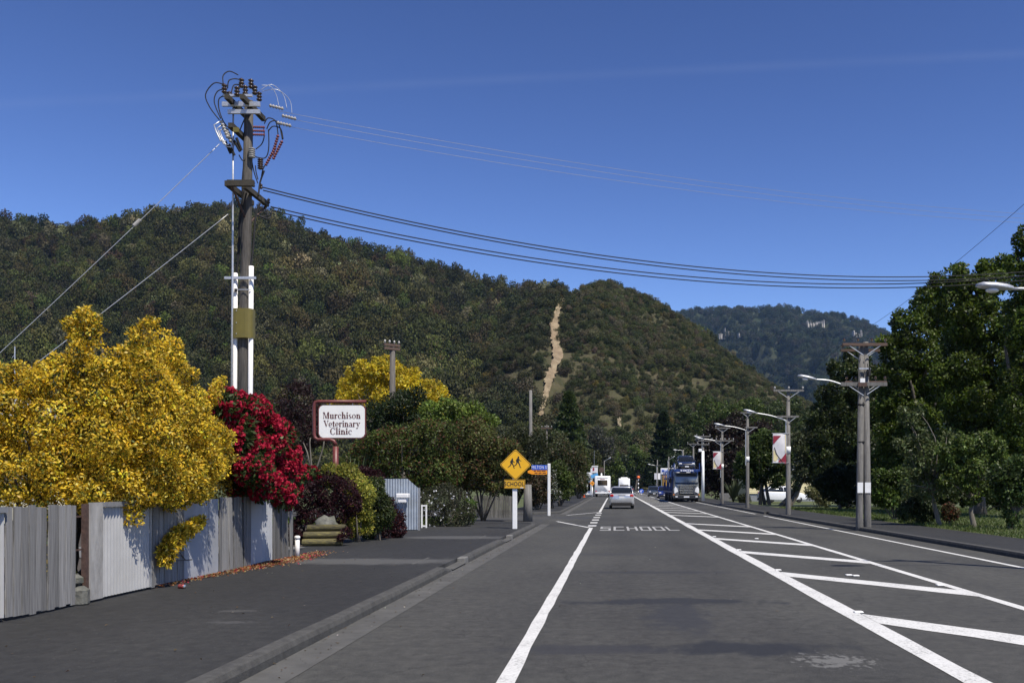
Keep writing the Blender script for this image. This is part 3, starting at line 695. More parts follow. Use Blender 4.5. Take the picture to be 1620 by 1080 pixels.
# middle hill: lower scrub, more open
p, u, v = mid_hill.scatter(19000); p = p[~near_track(p, mid_hill)]; n_ = len(p)
zone = fbm(p[:, 0] / 45, p[:, 1] / 45, 21, 3)
keep = rng.random(n_) < np.clip((zone - .25) * 4.2, .35, 1); p = p[keep]; zone = zone[keep]; n_ = len(p); x_, y_ = mid_hill.proj(p)
tn = tints(n_, [((.045, .058, .02), 4), ((.07, .078, .03), 4), ((.085, .08, .045), 3), ((.10, .085, .06), 1.5), ((.03, .042, .016), 2), ((.13, .10, .03), .35)], .2)
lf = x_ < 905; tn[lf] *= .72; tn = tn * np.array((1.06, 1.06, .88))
s_ = rng.uniform(1.6, 3.9, n_) * np.where(zone > .5, 1.35, .9); s_[lf] *= 1.55; s_[y_ > 640] *= 1.3
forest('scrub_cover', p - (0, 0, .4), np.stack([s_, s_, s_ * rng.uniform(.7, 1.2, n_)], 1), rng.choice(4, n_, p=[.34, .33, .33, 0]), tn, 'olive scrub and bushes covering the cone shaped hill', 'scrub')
# far mountain
p, u, v = far_hill.scatter(16000); n_ = len(p)
tn = tints(n_, [((.03, .045, .022), 5), ((.045, .056, .03), 3), ((.06, .06, .045), 1.2)], .18)
s_ = rng.uniform(11, 22, n_)
forest('mountain_forest', p - (0, 0, 4), np.stack([s_, s_, s_ * 1.1], 1), rng.choice(4, n_, p=[.34, .33, .33, 0]), tn, 'dark forest over the distant mountain', 'forest')
from mathutils.bvhtree import BVHTree
def hill_bvh(h_): return BVHTree.FromPolygons([Vector(v.co) for v in h_.o.data.vertices], [tuple(q.vertices) for q in h_.o.data.polygons])
BVS = [hill_bvh(left_hill), hill_bvh(mid_hill)]
def on_slope(px, py):
    d = Vector((px - VX, F, VY - py)).normalized(); hits = [h_ for h_ in (b_.ray_cast(Vector((0, 0, H)), d) for b_ in BVS) if h_[0] is not None]
    return np.array(min(hits, key=lambda q: q[3])[0]) if hits else mid_hill.find(px, py)
# clay track cut straight up the middle hill
T = np.array(TRACK, float); yy = np.linspace(T[0, 1], T[-1, 1], 70); V = []
for y in yy:
    x = np.interp(y, T[:, 1], T[:, 0]); ww = np.interp(y, T[:, 1], T[:, 2]) * (1 + .18 * math.sin(y * .9) + rng.normal(0, .16)) * .45
    for k in range(5): V.append(on_slope(x + ww * (k / 2 - 1) + rng.normal(0, .5), y) + (0, -1.6, .9 + .5 * (k in (0, 4)) + rng.normal(0, .45)))
def clay_mat():
    m, n, b = new_mat('clay'); v = coords(n, 'World'); f = noise_tex(n, .22, 7, .75, v); f2 = noise_tex(n, .018, 3, .6, v)
    c = mixc(n, ramp(n, f2, [(.4, (0, 0, 0)), (.6, (1, 1, 1))]), ramp(n, f, [(.3, (.13, .105, .06)), (.5, (.26, .215, .13)), (.7, (.38, .33, .22))]), ramp(n, f, [(.3, (.12, .082, .048)), (.7, (.27, .19, .115))]))
    n.links.new(c, b.inputs['Base Color']); b.inputs['Roughness'].default_value = .95; bump(n, b, f, 1., 1.); return m
M['clay'] = clay_mat()
fs = [(i * 5 + k, i * 5 + k + 1, (i + 1) * 5 + k + 1, (i + 1) * 5 + k) for i in range(len(yy) - 1) for k in range(4)]
struct(MB().add(V, fs).build('track', M['clay'], None, True), 'bare clay track cut straight up the scrubby hill')
M['cliff'] = pm('limestone_cliff', (.42, .4, .36), .95, var=.45, vs=.06, bp=.8, bs=.1, scale=(1, 1, .35))
def cliff(px, py, wpx, hpx, label, h_=far_hill, k=6, D=40):
    c = h_.find(px, py); Y = c[1]; W2, H2 = wpx / F * Y, hpx / F * Y; mb = MB()
    for i in range(k):
        x = c[0] + (i / max(1, k - 1) - .5) * W2 + rng.normal(0, W2 * .05); hh = H2 * rng.uniform(.45, 1.1); ww = W2 / k * rng.uniform(.5, .9)
        rings = []
        for t in (0, .35, .7, 1):
            rr = ww * (1 - .45 * t ** 2) * rng.uniform(.85, 1.1)
            rings.append([(x + rr * math.cos(a) * rng.uniform(.8, 1.15), Y - D * .5 + D * .45 * math.sin(a) * (1 - .3 * t), c[2] - H2 * .45 + hh * t + rng.normal(0, hh * .04)) for a in np.linspace(0, 2 * math.pi, 9)[:-1]])
        mb.loft(rings)
    return tag(mb.build('rock_face', M['cliff']), label, 'cliff', 'rock faces on the far mountain')
cliff(1139, 533, 9, 10, 'broad pale rock face lowest at the left of the distant mountain', k=4)
cliff(1150, 526, 5, 16, 'tall narrow pale rock pinnacle on the distant mountain', k=2)
cliff(1173, 532, 11, 11, 'pair of pale rock columns right of the pinnacle', k=4)
cliff(1187, 532, 8, 7, 'short pale rock face at the right end of the cliff row', k=4)
cliff(1124, 503, 4, 7, 'small high rock tooth near the left skyline', k=2)
cliff(1288, 516, 26, 12, 'scattered grey outcrop below the mountain summit', k=7)
cliff(1275, 545, 30, 16, 'broken grey scree rock in the mountain centre', k=8)
cliff(1354, 530, 12, 12, 'grey outcrop on the right shoulder of the mountain', k=4)
def slip(px, py, wpx, hpx, label):
    """small bare slip: an irregular patch of clay laid over the slope"""
    V = []; n = 14
    c = mid_hill.find(px, py) + (0, -1.4, 1.2); V.append(c)
    for k in range(n):
        a = 2 * math.pi * k / n; V.append(mid_hill.find(px + math.cos(a) * wpx / 2 * rng.uniform(.7, 1.2), py + math.sin(a) * hpx / 2 * rng.uniform(.7, 1.2)) + (0, -1.2, 1.0))
    return struct(MB().add(V, [(0, 1 + k, 1 + (k + 1) % n) for k in range(n)]).build('bare_slip', M['clay'], None, True), label)
slip(998, 551, 8, 16, 'small bare clay slip on the cone shaped hill'); slip(980, 672, 7, 16, 'pale bare slip low on the hill')

# haze: pale even air round everything
def haze():
    m = bpy.data.materials.new('haze_air'); m.use_nodes = True; n = m.node_tree; n.nodes.clear()
    o = n.nodes.new('ShaderNodeOutputMaterial'); v = n.nodes.new('ShaderNodeVolumePrincipled')
    v.inputs['Color'].default_value = (.34, .58, 1.0, 1); v.inputs['Density'].default_value = HAZE; v.inputs['Anisotropy'].default_value = .0
    n.links.new(v.outputs[0], o.inputs['Volume']); return m
HAZE = 0.000032
if HAZE: tag(MB().box((0, 2450, 349), (5900, 5700, 702)).build('haze', haze()), 'thin blue haze in the valley air', 'haze', None, 'stuff')

# ------------------------------------------------------------------ left side: paling and iron fence
FX = -6.4; FZ0, FZ1 = .15, 1.33
fence = thing('fence', 'weathered fence of palings and iron sheets along the left footpath', 'fence', (FX, 14, .12))
pal_me = []
for i in range(5):
    mb = MB(); n = 6; zs = np.linspace(0, 1, n); wd = 1
    # a thin board with slightly wavering edges and a worn top
    rings = []
    for z in zs:
        o = rng.normal(0, .006); rings.append([(-.009, -.5 + o + rng.normal(0, .02), z), (.009, -.5 + o, z), (.009, .5 + o, z), (-.009, .5 + o, z)])
    mb.loft(rings); me = mb.mesh('paling'); me.materials.append(M['paling']); pal_me.append(me)
pal_dk = []
for me in pal_me:
    m2 = me.copy(); m2.materials.clear(); m2.materials.append(M['paling_dark']); pal_dk.append(m2)
def palings(y0, y1, wd, top, dx=0., dark=False, par=fence, x=FX, z0=FZ0):
    y = y0
    while y < y1 - .03:
        ww = min(wd * random.uniform(.75, 1.2), y1 - y); o = bpy.data.objects.new('paling', random.choice(pal_dk if dark else pal_me)); COL.objects.link(o)
        o.parent = par; zb = z0 + random.uniform(-.01, .02); zt = top + random.gauss(0, .007)
        o.location = Vector((x + dx + random.gauss(0, .011), y + ww / 2, zb)) - Vector(ORIG[par]); o.scale = (1, ww * .955, zt - zb)
        o.rotation_euler = (random.gauss(0, .006), random.gauss(0, .008), 0); y += ww
def corrugated(y0, y1, z0, z1, x, mat, name='iron_sheet', parent=fence, pitch=.076, amp=.015, axis='y'):
    n = max(8, int((y1 - y0) / pitch * 8)); V = []; fs = []
    for i in range(n + 1):
        t = y0 + (y1 - y0) * i / n; d = amp * math.sin(2 * math.pi * (t - y0) / pitch)
        for z in (z0, z1): V.append((x + d, t, z) if axis == 'y' else (t, x + d, z))
    for i in range(n): fs.append((2 * i, 2 * i + 2, 2 * i + 3, 2 * i + 1))
    b = len(V); V += [((q[0] - .003, q[1], q[2]) if axis == 'y' else (q[0], q[1] + .003, q[2])) for q in V]; fs += [tuple(b + k for k in f[::-1]) for f in fs[:n]]
    return MB().add(V, fs).build(name, M[mat], parent, True)
def fbar(name, c, d, mat, parent=fence, bev=0.): return MB().box(c, d, None, bev).build(name, M[mat], parent)
corrugated(8.0, 9.94, .17, 1.27, FX, 'white_iron'); fbar('capping', (FX + .01, 8.97, 1.30), (.07, 1.94, .06), 'grey_metal')
palings(9.97, 11.24, .115, 1.325, .012)
fbar('post', (FX - .02, 11.50, .72), (.06, .06, 1.22), 'dark_rust'); fbar('wire_bar', (FX - .05, 11.37, .78), (.02, .26, .02), 'dark_rust'); fbar('wire_bar', (FX - .05, 11.37, 1.18), (.02, .26, .02), 'dark_rust')
MB().box((FX - .02, 11.38, .22), (.2, .22, .26), rotz(.3), .05).box((FX - .06, 11.36, .42), (.16, .18, .16), rotz(-.2), .05).build('stone_block', M['rock'], fence)
fbar('board', (FX + .015, 11.675, .75), (.022, .29, 1.19), 'board'); corrugated(11.84, 13.02, .16, 1.28, FX + .005, 'white_iron')
fbar('capping', (FX + .02, 12.43, 1.315), (.08, 1.24, .06), 'grey_metal'); fbar('edge_trim', (FX + .018, 13.035, .74), (.03, .03, 1.16), 'galv')
palings(13.06, 14.06, .12, 1.34, .012)
MB().box((FX + .004, 14.5, .74), (.012, .84, 1.18)).build('flat_sheet', M['flat_iron'], fence); MB().box((FX + .007, 15.11, .745), (.012, .36, 1.19)).build('flat_sheet', M['flat_iron'], fence)
palings(15.31, 16.63, .105, 1.36, .014)
MB().box((FX + .004, 16.92, .75), (.012, .55, 1.19)).build('flat_sheet', M['flat_iron'], fence); corrugated(17.21, 17.72, .17, 1.33, FX + .004, 'flat_iron')
palings(17.74, 18.62, .11, 1.34, .012, True)
palings(18.64, 18.86, .1, 1.36, .02)
for z in (.4, 1.1):
    fbar('rail', (FX - .045, 9.6, z), (.07, 3.2, .09), 'paling_dark'); fbar('rail', (FX - .045, 15.2, z), (.07, 7.3, .09), 'paling_dark')
for y in (9.95, 13.05, 15.3, 17.0): fbar('post', (FX - .11, y, .66), (.1, .1, 1.2), 'paling_dark')
pp = thing('pipe_post', 'white plastic pipe stub at the far end of the fence', 'post', (-6.27, 18.75, zf))
MB().tube([(-6.27, 18.75, zf - .02), (-6.27, 18.75, .52)], .045, 12).build('pipe', M['pvc'], pp, True); MB().lathe((-6.27, 18.75, .5), (0, 0, 1), [(0, .055), (.05, .055), (.065, .03)], 12).build('cap', M['pvc'], pp, True)

# crushed drink can on the path
c0 = at(288, 931, 13.15); can = thing('drink_can', 'crumpled red and silver drink can lying by the fence', 'can', (c0[0], 13.15, zf))
ax = Vector((.9, -.35, 0)).normalized(); cb = Vector((c0[0], 13.15, zf + .031))
MB().lathe(cb - ax * .055, ax, [(0, .026), (.008, .032), (.04, .033), (.055, .027), (.07, .031), (.1, .033)], 14).build('can_body', M['can_red'], can, True)
MB().lathe(cb + ax * .046, ax, [(0, .0325), (.008, .027), (.01, .026), (.007, .002)], 14).build('can_end', M['chrome'], can, True)

# fallen leaves and petals along the fence foot
n_ = 2600; y = np.concatenate([rng.uniform(13.2, 20.2, n_ // 3), rng.normal(17.6, 1.1, n_ - n_ // 3)]); x = FX + .03 + np.abs(rng.normal(0, .14, n_)) * np.clip((y - 12.8) / 3, .25, 1.6)
k = y < 20.5; x, y = x[k], y[k]; p = np.stack([x, y, np.full(len(x), zf + .012) + rng.random(len(x)) * .02], 1)
V = leaf_quads(p, np.tile([0, 0, 1.], (len(p), 1)), .05, .013, 0, 0.); V[:, 2] = np.clip(V[:, 2], zf + .006, zf + .05)
tag(link('leaf_litter', leaf_mesh('leaf_litter', V, palette(len(p), [((.3, .13, .05), 4), ((.38, .24, .1), 3), ((.16, .08, .04), 3), ((.4, .03, .06), 2), ((.45, .38, .25), 1)])), M['leaf']), 'brown leaves and red petals strewn along the fence foot', 'leaf litter', None, 'stuff')
n_ = 260; x = rng.uniform(-6.2, 2.2, n_); y = rng.uniform(6, 26, n_); p = np.stack([x, y, np.where(x < XK - .1, zf + .006, .006)], 1); p = p[(x < XK - .2) | (rng.random(n_) < .25)]
gp = np.stack([rng.uniform(XK + .01, XK + .3, 260), rng.uniform(5, 34, 260), np.full(260, .008)], 1)
p = np.concatenate([p, gp]); V = leaf_quads(p, np.tile([0, 0, 1.], (len(p), 1)), .035, .011, 0, 0.); V[:, 2] = np.clip(V[:, 2], p.repeat(4, 0)[:, 2], p.repeat(4, 0)[:, 2] + .012)
tag(link('street_litter', leaf_mesh('street_litter', V, palette(len(p), [((.12, .08, .04), 4), ((.4, .38, .34), 1), ((.06, .05, .04), 3)])), M['leaf']), 'dry leaf scraps scattered over footpath and gutter', 'leaf litter', None, 'stuff')

# ------------------------------------------------------------------ golden shrub over the fence
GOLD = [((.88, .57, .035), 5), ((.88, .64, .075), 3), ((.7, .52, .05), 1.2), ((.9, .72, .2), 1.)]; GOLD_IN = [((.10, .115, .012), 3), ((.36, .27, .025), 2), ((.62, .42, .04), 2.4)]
Yg = lambda px: max(12.3, -9600 / min(-1, px - 972 + 0) * 1.0 - (.05 if px < 225 else .42)) if px < 900 else 14
main = [(-90, 640, 75), (-40, 700, 70), (-10, 622, 45), (0, 665, 60), (15, 745, 62), (45, 612, 40), (85, 596, 40), (90, 660, 62), (95, 730, 62), (70, 775, 45), (128, 585, 36), (160, 612, 48), (160, 690, 66), (165, 765, 52), (205, 565, 30), (222, 540, 24), (237, 512, 15), (262, 560, 32), (232, 600, 52), (240, 670, 64), (245, 745, 58), (285, 590, 26), (292, 640, 42), (305, 700, 52), (338, 690, 30), (350, 722, 27), (310, 755, 40), (280, 780, 34), (205, 785, 40), (135, 790, 36), (345, 607, 13), (334, 630, 16), (318, 655, 22), (137, 508, 20), (118, 522, 20), (150, 528, 20), (138, 540, 22), (140, 565, 12), (330, 745, 26)]
back = [(40, 700, 80, 14), (150, 700, 90, 14), (240, 690, 85, 14.8), (100, 640, 60, 14), (-60, 700, 90, 14)]
gb = clumps(pxb(main, Yg), 7, .4, .66, .74) + pxb([(40, 720, 70, 14), (150, 720, 75, 14), (240, 710, 70, 14.8), (-60, 720, 80, 14), (330, 760, 34, 16.3), (300, 765, 40, 15.6)], 13.6) + clumps(pxb([(262, 755, 32, 12.8), (300, 742, 34, 13.3), (330, 730, 28, 13.9), (275, 784, 22, 12.9), (308, 775, 24, 13.4), (347, 742, 20, 14.3), (240, 780, 22, 12.6)], 13), 6)
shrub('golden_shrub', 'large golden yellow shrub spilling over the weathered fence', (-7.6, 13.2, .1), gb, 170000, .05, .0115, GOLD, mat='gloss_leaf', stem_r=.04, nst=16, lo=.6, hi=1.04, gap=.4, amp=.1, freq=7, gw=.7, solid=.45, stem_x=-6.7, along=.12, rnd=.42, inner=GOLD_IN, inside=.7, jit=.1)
spr = pxb([(263, 872, 13), (272, 858, 14), (284, 846, 13), (298, 838, 11), (310, 829, 9), (318, 823, 6), (262, 886, 9)], lambda px: 9600 / (972 - px) - .3)
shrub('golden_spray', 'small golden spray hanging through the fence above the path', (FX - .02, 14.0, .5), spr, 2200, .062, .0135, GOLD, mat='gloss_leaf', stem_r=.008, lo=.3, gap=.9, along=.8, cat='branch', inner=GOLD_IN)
low = [(FX - .35, 11.38, .5, .2), (FX - .4, 11.4, .85, .22), (FX - .4, 11.36, 1.1, .2)]
shrub('gap_shrub', 'green and yellow sprigs showing through the fence gap', (FX - .4, 11.4, .1), low, 1600, .06, .014, [((.06, .09, .02), 3), ((.45, .33, .03), 1.4)], mat='gloss_leaf', lo=.3, gap=.9)

# ------------------------------------------------------------------ red rhododendron
Yr_ = lambda px: 9600 / (972 - px) + .25
rb = pxb([(352, 640, 24), (372, 645, 26), (398, 655, 28), (365, 690, 36), (408, 690, 40), (436, 690, 26), (446, 720, 26), (385, 725, 40), (425, 735, 40), (455, 748, 22), (395, 765, 32), (430, 775, 30), (462, 775, 14), (446, 792, 16), (484, 750, 11), (497, 748, 8), (420, 768, 26, 16.4), (448, 782, 18, 16.8), (400, 745, 24, 15.9)], Yr_)
rh = shrub('rhododendron', 'crimson flowering rhododendron at the end of the fence', (-6.9, 17.6, .1), rb, 15000, .11, .019, [((.03, .05, .015), 4), ((.06, .09, .025), 3), ((.14, .17, .07), .8)], mat='gloss_leaf', stem_r=.03, nst=12, stem_x=-6.6, lo=.45, hi=.97, gap=.7, along=.5)
B = np.array(rb); k = rng.choice(len(B), 2600, p=B[:, 3] ** 2 / (B[:, 3] ** 2).sum()); d = sphere_dirs(2600)
p = B[k, :3] + d * (B[k, 3] * rng.uniform(.93, 1.07, 2600))[:, None]; keep = (d[:, 2] > -.75) & (lump(p, 7., 4) < 1.0)
for j in range(len(B)): keep &= ~((k != j) & (np.linalg.norm(p - B[j, :3], axis=1) < B[j, 3] * .84))
p, d = p[keep], d[keep]; Vs, cs = [], []
for q, e in zip(p, d):                                   # each truss is a ball of ruffled petals
    m_ = 22; dd = unit(sphere_dirs(m_) + e * .7); Vs.append(leaf_quads(q + dd * .03, dd, .05, .024, 0, .3, .3)); cs.append(np.tile([(.33, .012, .035), (.42, .018, .05), (.27, .008, .025)][rng.integers(3)], (m_, 1)) * rng.uniform(.75, 1.3, (m_, 1)))
add_crown('flowers', rh, np.concatenate(Vs), np.concatenate(cs), 'petal')['kind'] = 'stuff'

# ------------------------------------------------------------------ big power pole with switchgear
PX0, PY0 = -10.85, 28.0
pole = thing('power_pole', 'tall timber power pole crowded with switchgear, cables and white conduits', 'power pole', (PX0, PY0, 0))
def a27(px, py, d=0.): return tuple(at(px, py, PY0 + d))
MB().tube([(PX0 - .05, PY0, -.3), a27(386, 560), a27(391, 300), a27(394, 160)], [.19, .165, .14, .125], 12).build('post', M['pole_wood'], pole, True)
MB().tube([a27(372.5, 432, -.12), (X_(372.5, PY0), PY0 - .12, 0)], .068, 12).build('conduit', M['pvc'], pole, True)
MB().tube([a27(397.5, 421, -.1), (X_(396.5, PY0), PY0 - .1, 0)], .07, 12).build('conduit', M['pvc'], pole, True)
MB().tube([a27(369, 168, -.25), a27(368.5, 310, -.25), a27(368, 440, -.25), (X_(369, PY0), PY0 - .2, 0)], [.026, .028, .032, .034], 8).build('steel_pipe', M['galv'], pole, True)
# olive sheet wrapped round pole and conduits
ring = lambda z: [(X_(386.5, PY0) + .31 * math.copysign(abs(math.cos(t)) ** .6, math.cos(t)), PY0 - .05 + .235 * math.copysign(abs(math.sin(t)) ** .6, math.sin(t)), z) for t in np.linspace(0, 2 * math.pi, 25)[:-1]]
band = MB().loft([ring(Z_(536, PY0)), ring(Z_(490, PY0))]).build('olive_guard', M['olive'], pole)
for y in (494, 513, 530): MB().lathe((X_(380, PY0), PY0 - .28, Z_(y, PY0)), (0, -1, 0), [(0, .015), (.012, .015), (.02, .006)], 8).build('bolt', M['galv'], band)
MB().box(a27(380, 439.5, -.22), (.92, .04, .075)).build('strap_bar', M['galv'], pole); MB().box(a27(386, 458, -.2), (.42, .02, .02)).build('strap_bar', M['galv'], pole); MB().box(a27(373, 459, -.22), (.07, .05, .09)).build('clamp', M['black'], pole)
# low voltage crossarms lying along the road
for xo, y0, y1 in ((-.22, -.95, 1.0), (.20, -.75, 1.1)): MB().box((PX0 + xo, PY0 + (y0 + y1) / 2, Z_(306, PY0)), (.11, y1 - y0, .15)).build('crossarm', M['arm_dark'], pole)
MB().box(a27(381, 290, -.9), (.75, .12, .17)).build('crossarm', M['arm_dark'], pole)
MB().tube([a27(366, 293, -.9), a27(388, 345, -.1)], .03, 6).build('brace', M['dark_rust'], pole); MB().tube([a27(417, 330, .9), a27(393, 355, 0)], .03, 6).build('brace', M['dark_rust'], pole)
# high voltage arms
for xo in (-.28, .16): MB().box((PX0 + xo, PY0 + .05, Z_(170, PY0)), (.12, 1.7, .14)).build('crossarm', M['arm_dark'], pole)
for px0, px1, py, hh in ((353, 399, 151.5, .07), (352, 411, 165, .13), (361, 411, 177, .12)): MB().box(a27((px0 + px1) / 2, py, -.35), ((px1 - px0) / F * PY0, .07, hh)).build('steel_channel', M['galv'], pole)
MB().box(a27(381, 213, -.1), (.14, 1.5, .13), Matrix.Rotation(.0, 3, 'Z')).build('crossarm', M['arm_dark'], pole); MB().box(a27(373.5, 205.5, -.88), (.16, .04, .13)).build('arm_end', M['olive'], pole)
MB().tube([a27(398, 160, .1), a27(396, 200, 0)], .05, 6).build('brace', M['arm_dark'], pole)
SHED = lambda L, r, n: [q for i in range(n) for q in ((L * i / n, r * .55), (L * (i + .35) / n, r), (L * (i + .6) / n, r * .95), (L * (i + .75) / n, r * .5))] + [(L, r * .3)]
def ins(px, py, d=0., L=.28, r=.085, mat='brown_porcelain', axis=(0, 0, 1), n=3, name='insulator'):
    b = Vector(a27(px, py, d)); return MB().lathe(b, axis, SHED(L, r, n), 10).build(name, M[mat], pole, True)
for px, py, d in ((355, 148, -.4), (363, 160, -.3), (382, 139, -.1), (388, 150, 0), (397, 140, .2), (403, 150, .3), (410, 160, .45), (375, 152, -.5)): ins(px, py, d)
for px, py in ((426, 167), (446, 183), (438, 194)): ins(px, py, .2, .42, .055, 'grey_porcelain', (1, .2, -.18), 5, 'strain_insulator')
for py in (201, 207, 213): ins(400, py, .1, .36, .04, 'red_poly', (1, 0, -.03), 6, 'surge_arrester')
ins(398.5, 250, -.15, .3, .1, 'grey_porcelain', n=5); ins(412, 268, .1, .32, .09, 'brown_porcelain', n=5)
# drop-out fuses on the left
for o in (0, 5, 9):
    f = MB().lathe(a27(349.5 + o, 191 + o * 1.4, -.5 + o * .06), Vector(a27(361 + o, 219 + o * 1.4, -.5 + o * .06)) - Vector(a27(349.5 + o, 191 + o * 1.4, -.5 + o * .06)), SHED(.56, .055, 6), 9).build('drop_out_fuse', M['grey_porcelain'], pole, True)
    MB().tube([a27(347 + o, 193 + o, -.5), a27(338.5 + o, 198 + o, -.5), a27(342 + o, 208 + o, -.5), a27(349 + o, 223 + o, -.5), a27(357 + o, 224 + o, -.5)], .022, 6).build('fuse_tube', M['galv'], f, True)
for px0, py0, px1, py1 in ((356, 223, 365, 243), (362, 228, 371, 246), (370, 222, 380, 240), (374, 218, 382, 238)): MB().tube([a27(px0, py0, -.4), a27(px1, py1, -.3)], .04, 6).build('cable_boot', M['black'], pole)
# red cable terminations on the right
for (x0, y0), (x1, y1) in (((440, 214), (431, 245)), ((447, 222), (432, 252)), ((432, 240), (420, 262))): MB().lathe(a27(x1, y1, .25), Vector(a27(x0, y0, .25)) - Vector(a27(x1, y1, .25)), SHED(.62, .05, 8), 8).build('cable_termination', M['red_poly'], pole, True)
def smooth_path(P, n=14):
    P = [np.array(p, float) for p in P]; P = [P[0]] + P + [P[-1]]; out = []
    for i in range(1, len(P) - 2):
        for t in np.linspace(0, 1, max(2, n // (len(P) - 3)), endpoint=False):
            a, b, c, d_ = P[i - 1:i + 3]; out.append(.5 * (2 * b + (c - a) * t + (2 * a - 5 * b + 4 * c - d_) * t * t + (3 * b - a - 3 * c + d_) * t ** 3))
    return out + [P[-2]]
def cable(pts, r=.016, mat='black', name='cable'): return MB().tube(smooth_path([a27(*q) for q in pts], 18), r, 5).build(name, M[mat], pole, True)
for c in ([(353, 133, -.4), (353, 120, -.3), (363, 113, -.2), (377, 119, -.1)], [(360, 140, -.3), (362, 128, -.3), (371, 125, -.2), (378, 126, -.1)], [(366, 146, -.3), (370, 135, -.2), (379, 134, 0)],
          [(352, 133, -.4), (338, 132, -.5), (325, 150, -.55), (332, 170, -.5), (347, 190, -.5)], [(353, 141, -.4), (343, 146, -.45), (339, 162, -.5), (349, 188, -.5)], [(353, 152, -.4), (346, 158, -.4), (347, 175, -.4), (355, 195, -.4), (368, 208, -.3)],
          [(418, 196, .2), (424, 187, .2), (436, 192, .25), (440, 213, .25)], [(422, 204, .2), (428, 193, .2), (440, 194, .25), (447, 221, .25)], [(424, 208, .2), (432, 200, .2), (444, 204, .3), (448, 220, .3)],
          [(405, 236, .1), (414, 228, .2), (418, 216, .2), (417, 204, .2)], [(403, 248, .1), (419, 250, .2), (425, 236, .2), (425, 205, .2)], [(380, 205, -.2), (384, 195, -.1), (387, 188, 0)], [(378, 245, -.3), (384, 254, -.2), (389, 250, -.1)],
          [(413, 284, .2), (416, 268, .2), (424, 254, .25), (432, 243, .25)], [(409, 310, .1), (411, 290, .2), (418, 270, .2)], [(398, 252, 0), (402, 272, .1), (408, 290, .1)], [(408, 284, .1), (405, 272, .1), (404, 262, .1)],
          [(386, 300, -.35), (379, 345, -.22), (377, 390, -.15), (375, 432, -.13)], [(390, 305, -.3), (381, 350, -.22), (379, 395, -.15), (374, 433, -.12)], [(405, 340, .1), (403, 360, 0), (400, 395, -.05), (398, 421, -.1)], [(412, 320, .1), (404, 345, 0), (401, 390, -.05), (397, 422, -.1)],
          [(386, 255, -.2), (383, 290, -.22), (384, 330, -.2)], [(378, 160, -.28), (372, 168, -.25)], [(418, 327, .9), (424, 340, .8), (416, 343, .5), (406, 340, .3)], [(430, 334, .8), (425, 346, .6), (410, 342, .3)]): cable(c, .017 if c[0][1] < 290 else .026)
for c in ([(414, 135, .2), (428, 137, .3), (437, 150, .4), (441, 168, .4)], [(412, 143, .2), (430, 134, .3), (448, 150, .5), (454, 172, .5)], [(414, 145, .3), (438, 142, .4), (458, 158, .6), (462, 180, .6)]): cable(c, .008, 'galv', 'jumper_wire')
for px, py, d in ((396, 308, .1), (401, 296, .2), (421, 328, 1.0), (425, 322, 1.0), (413, 299, .3)): ins(px, py, d, .16, .05, n=2)
# overhead wires to the far side of the road
def wire(name, label, a, b, sag, r, mat='black', cat='wire', group=None, n=40):
    a, b = np.array(a), np.array(b); P = [a + (b - a) * t - np.array([0, 0, sag * 4 * t * (1 - t)]) for t in np.linspace(0, 1, n)]
    o = MB().tube(P, r, 5).build(name, M[mat], None, True); return tag(o, label, cat, group)
YE = 38.0
for (sx, sy, sd_), ey, lab in (((441, 176, .2), 340, 'highest bare wire crossing the blue sky above the road'), ((457, 188, .3), 347, 'middle bare wire of the three high crossing the road'), ((455, 200, .3), 354, 'lowest of the three thin bare wires high over the road')):
    wire('overhead_wire', lab, a27(sx, sy, sd_), at(1645, ey, YE), .42, .005, 'grey_metal', group='bare high wires')
for (sx, sy, sd_), ey, lab in (((414, 296, .3), 428, 'topmost thick black cable crossing over the road'), ((416, 301, .3), 434, 'second thick black cable down, crossing the road'), ((428, 327, 1.0), 435, 'third thick black cable down, crossing the road'), ((430, 333, 1.0), 441, 'lowest thick black cable crossing over the road')):
    wire('service_cable', lab, a27(sx, sy, sd_), at(1645, ey, YE), 1.15, .019, group='black cables over the road')
wire('stay_wire', 'upper steel stay wire sloping left from the tall pole', a27(347, 228), (-21.2, 24.5, .1), .1, .01, 'galv', 'stay wire')
wire('stay_wire', 'lower steel stay wire sloping left from the tall pole', a27(362, 338), (-20.9, 24.2, .1), .1, .012, 'galv', 'stay wire')
q = np.array(a27(347, 228)); e = np.array((-21.2, 24.5, .1)); t_ = (347 - 197) / (347 + 350); ic = q + (e - q) * t_; dv = Vector(e - q).normalized()
ib = thing('stay_insulator', 'small pale block insulator part way down the stay wire', 'insulator', tuple(ic)); MB().box(tuple(ic - np.array([0, 0, .05])), (.1, .09, .3), Vector((0, 0, 1)).rotation_difference(dv).to_matrix(), .03).build('block', M['grey_porcelain'], ib)

# ------------------------------------------------------------------ vet sign
YS = 25.0
vs_ = thing('clinic_sign', 'white hanging clinic sign on a maroon pipe frame', 'sign', (X_(531, YS), YS, .1))
pth = [(531, 800), (531, 704), (528, 697), (522, 695), (503, 695), (498, 692), (497, 686), (497, 641), (499, 636), (504, 635), (579, 635)]
MB().tube([at(531, 790, YS), at(531, 706, YS)], .075, 12).build('post', M['maroon'], vs_, True)
MB().tube([at(x, y, YS) for x, y in pth[1:]], [.06] + [.045] * 9, 10).build('pipe_frame', M['maroon'], vs_, True)
def notch(w_, h_, c): return [(-w_ + c, -h_), (w_ - c, -h_), (w_ - c * .35, -h_ + c * .35), (w_, -h_ + c), (w_, h_ - c), (w_ - c * .35, h_ - c * .35), (w_ - c, h_), (-w_ + c, h_), (-w_ + c * .35, h_ - c * .35), (-w_, h_ - c), (-w_, -h_ + c), (-w_ + c * .35, -h_ + c * .35)]
